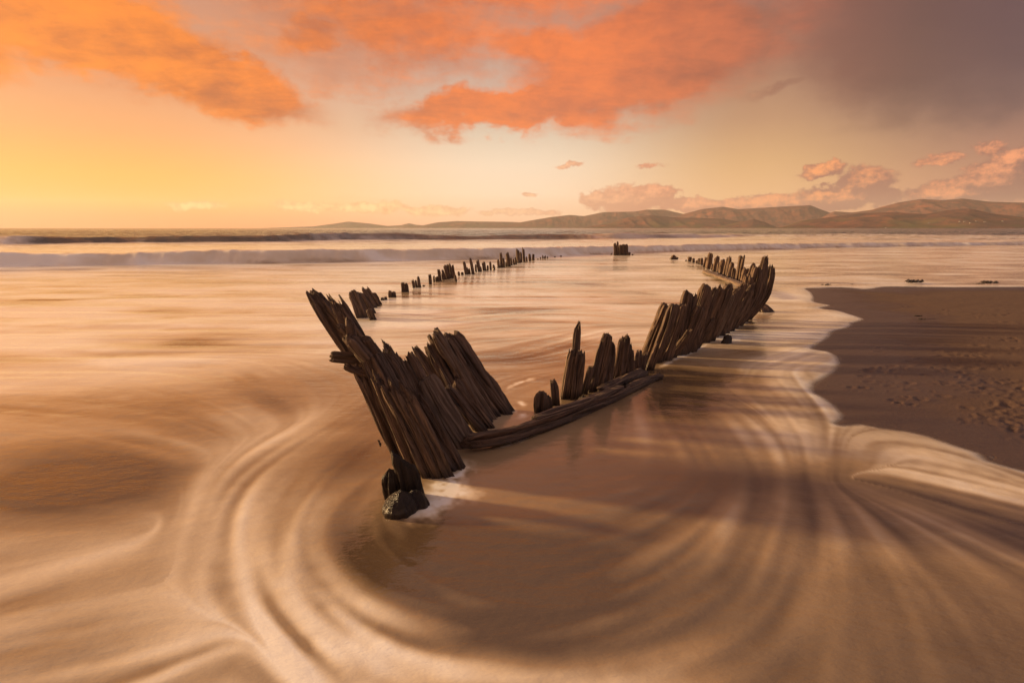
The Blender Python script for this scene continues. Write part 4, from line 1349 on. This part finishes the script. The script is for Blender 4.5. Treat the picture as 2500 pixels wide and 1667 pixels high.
# stern post group far off
ZS = lambda x, y: (1450 + x / 9.408, 580 + y / 9.408)
for (bx, by, tx, ty, wp, j_) in [(485, 405, 480, 120, 66, .08), (545, 405, 540, 88, 60, .12), (520, 400, 520, 180, 90, .05), (605, 402, 602, 160, 90, .08), (680, 402, 675, 150, 96, .05), (750, 400, 742, 148, 90, .06),
                                 (800, 408, 810, 325, 80, .4), (885, 405, 888, 375, 44, .3), (400, 392, 402, 365, 36, .3)]:
    stick('stern_post', ZS, 9.408, bx, by, tx, ty, wp, 0, groove=.6, nth=36, nl=34, jag=j_)

# ------------------------------------------------------------------ loose things beside the hull and on the sand
for (x, y, tx, ty, wp, lab) in [(2110, 445, 2075, 395, 110, 'rounded wet driftwood log lying beyond the right ribs'), (1868, 655, 1880, 600, 96, 'small dark boulder awash at the foot of the right ribs')]:
    B = ground(*Z2(x, y))
    T = at_depth(*Z2(tx, ty), B[1] + .02)
    w = wp / 2.767 * optical(B) / FPX
    o = timber('driftwood_log' if 'log' in lab else 'boulder', [B, T], w, w * .8, W_WEED if 'boulder' in lab else W_MID, None, wrng, jag=.35, rough=2.2, taper=.45, nth=48, nl=30, sink=.12, groove=.5)
    tag(o, lab, 'driftwood' if 'log' in lab else 'boulder')

weed_m, N_, b_, t_ = new_mat('bladder_wrack')
nn, _ = N_.noise(None, 30.0, 3, .6)
t_.links.new(N_.mix(nn, (0.010, 0.007, 0.005, 1), (0.035, 0.022, 0.012, 1)), b_.inputs['Base Color'])
b_.inputs['Roughness'].default_value = .35


def seaweed(px, py, wpx, n, label, zoff=0.0, hang=None):
    c = ground(px, py) if hang is None else hang
    wid = wpx / 2 * optical(c) / FPX
    V, F = [], []
    for _ in range(n):
        a = WR.uniform(0, 6.28)
        rr = WR.random() ** .6
        p = np.array([math.cos(a) * rr * wid, math.sin(a) * rr * wid * .5, 0.005])
        dirv = np.array([math.cos(a + WR.gauss(0, .9)), math.sin(a + WR.gauss(0, .9)) * .6, 0])
        ln = WR.uniform(.25, .6) * wid
        bw = WR.uniform(.04, .09) * wid + .004
        side = np.array([-dirv[1], dirv[0], 0])
        hgt = WR.uniform(.08, .35) * wid
        for k in range(6):
            q = k / 5
            c3 = p + dirv * ln * q + np.array([0, 0, math.sin(q * 3.14) * hgt + .004])
            ww = bw * (.4 + math.sin(q * 3.1 + .2)) + .002
            V += [c3 - side * ww, c3 + np.array([0, 0, ww * .6]), c3 + side * ww, c3 - np.array([0, 0, ww * .3])]
            if k:
                i0 = len(V) - 8
                for e in range(4):
                    F.append((i0 + e, i0 + (e + 1) % 4, i0 + 4 + (e + 1) % 4, i0 + 4 + e))
    o = mesh_np('seaweed_clump', np.array(V), np.array(F), weed_m)
    o.location = (c[0], c[1], c[2] + zoff)
    if label:
        tag(o, label, 'seaweed', 'seaweed clumps washed up along the water edge')
    return o


seaweed(2232, 692, 40, 40, 'largest dark seaweed clump at the far water edge', .02)
seaweed(2418, 694, 36, 36, 'dark seaweed clump at the far water edge nearest the right side', .02)
seaweed(2392, 696, 16, 16, 'small seaweed tuft just left of the rightmost clump', .02)
seaweed(2016, 699, 18, 18, 'thin seaweed strand at the far tip of the sand', .02)
seaweed(2079, 697, 8, 10, 'tiny seaweed speck between the sand tip and the largest clump', .02)
seaweed(2240, 783, 16, 22, 'upper of two dark seaweed tufts alone on the open sand', .07)
seaweed(2247, 791, 15, 22, 'lower of two dark seaweed tufts alone on the open sand', .07)
# wrack caught on the left edge of the stem
hp = at_depth(*Z1(528, 1105), 3.02)
sw = seaweed(0, 0, 14, 26, None, 0, hang=hp)
sw.name = 'hanging_wrack'
sw.rotation_euler = (0, R(70), 0)
bpy.context.view_layer.update()
sw.parent = wreck
sw.matrix_parent_inverse = wreck.matrix_world.inverted()
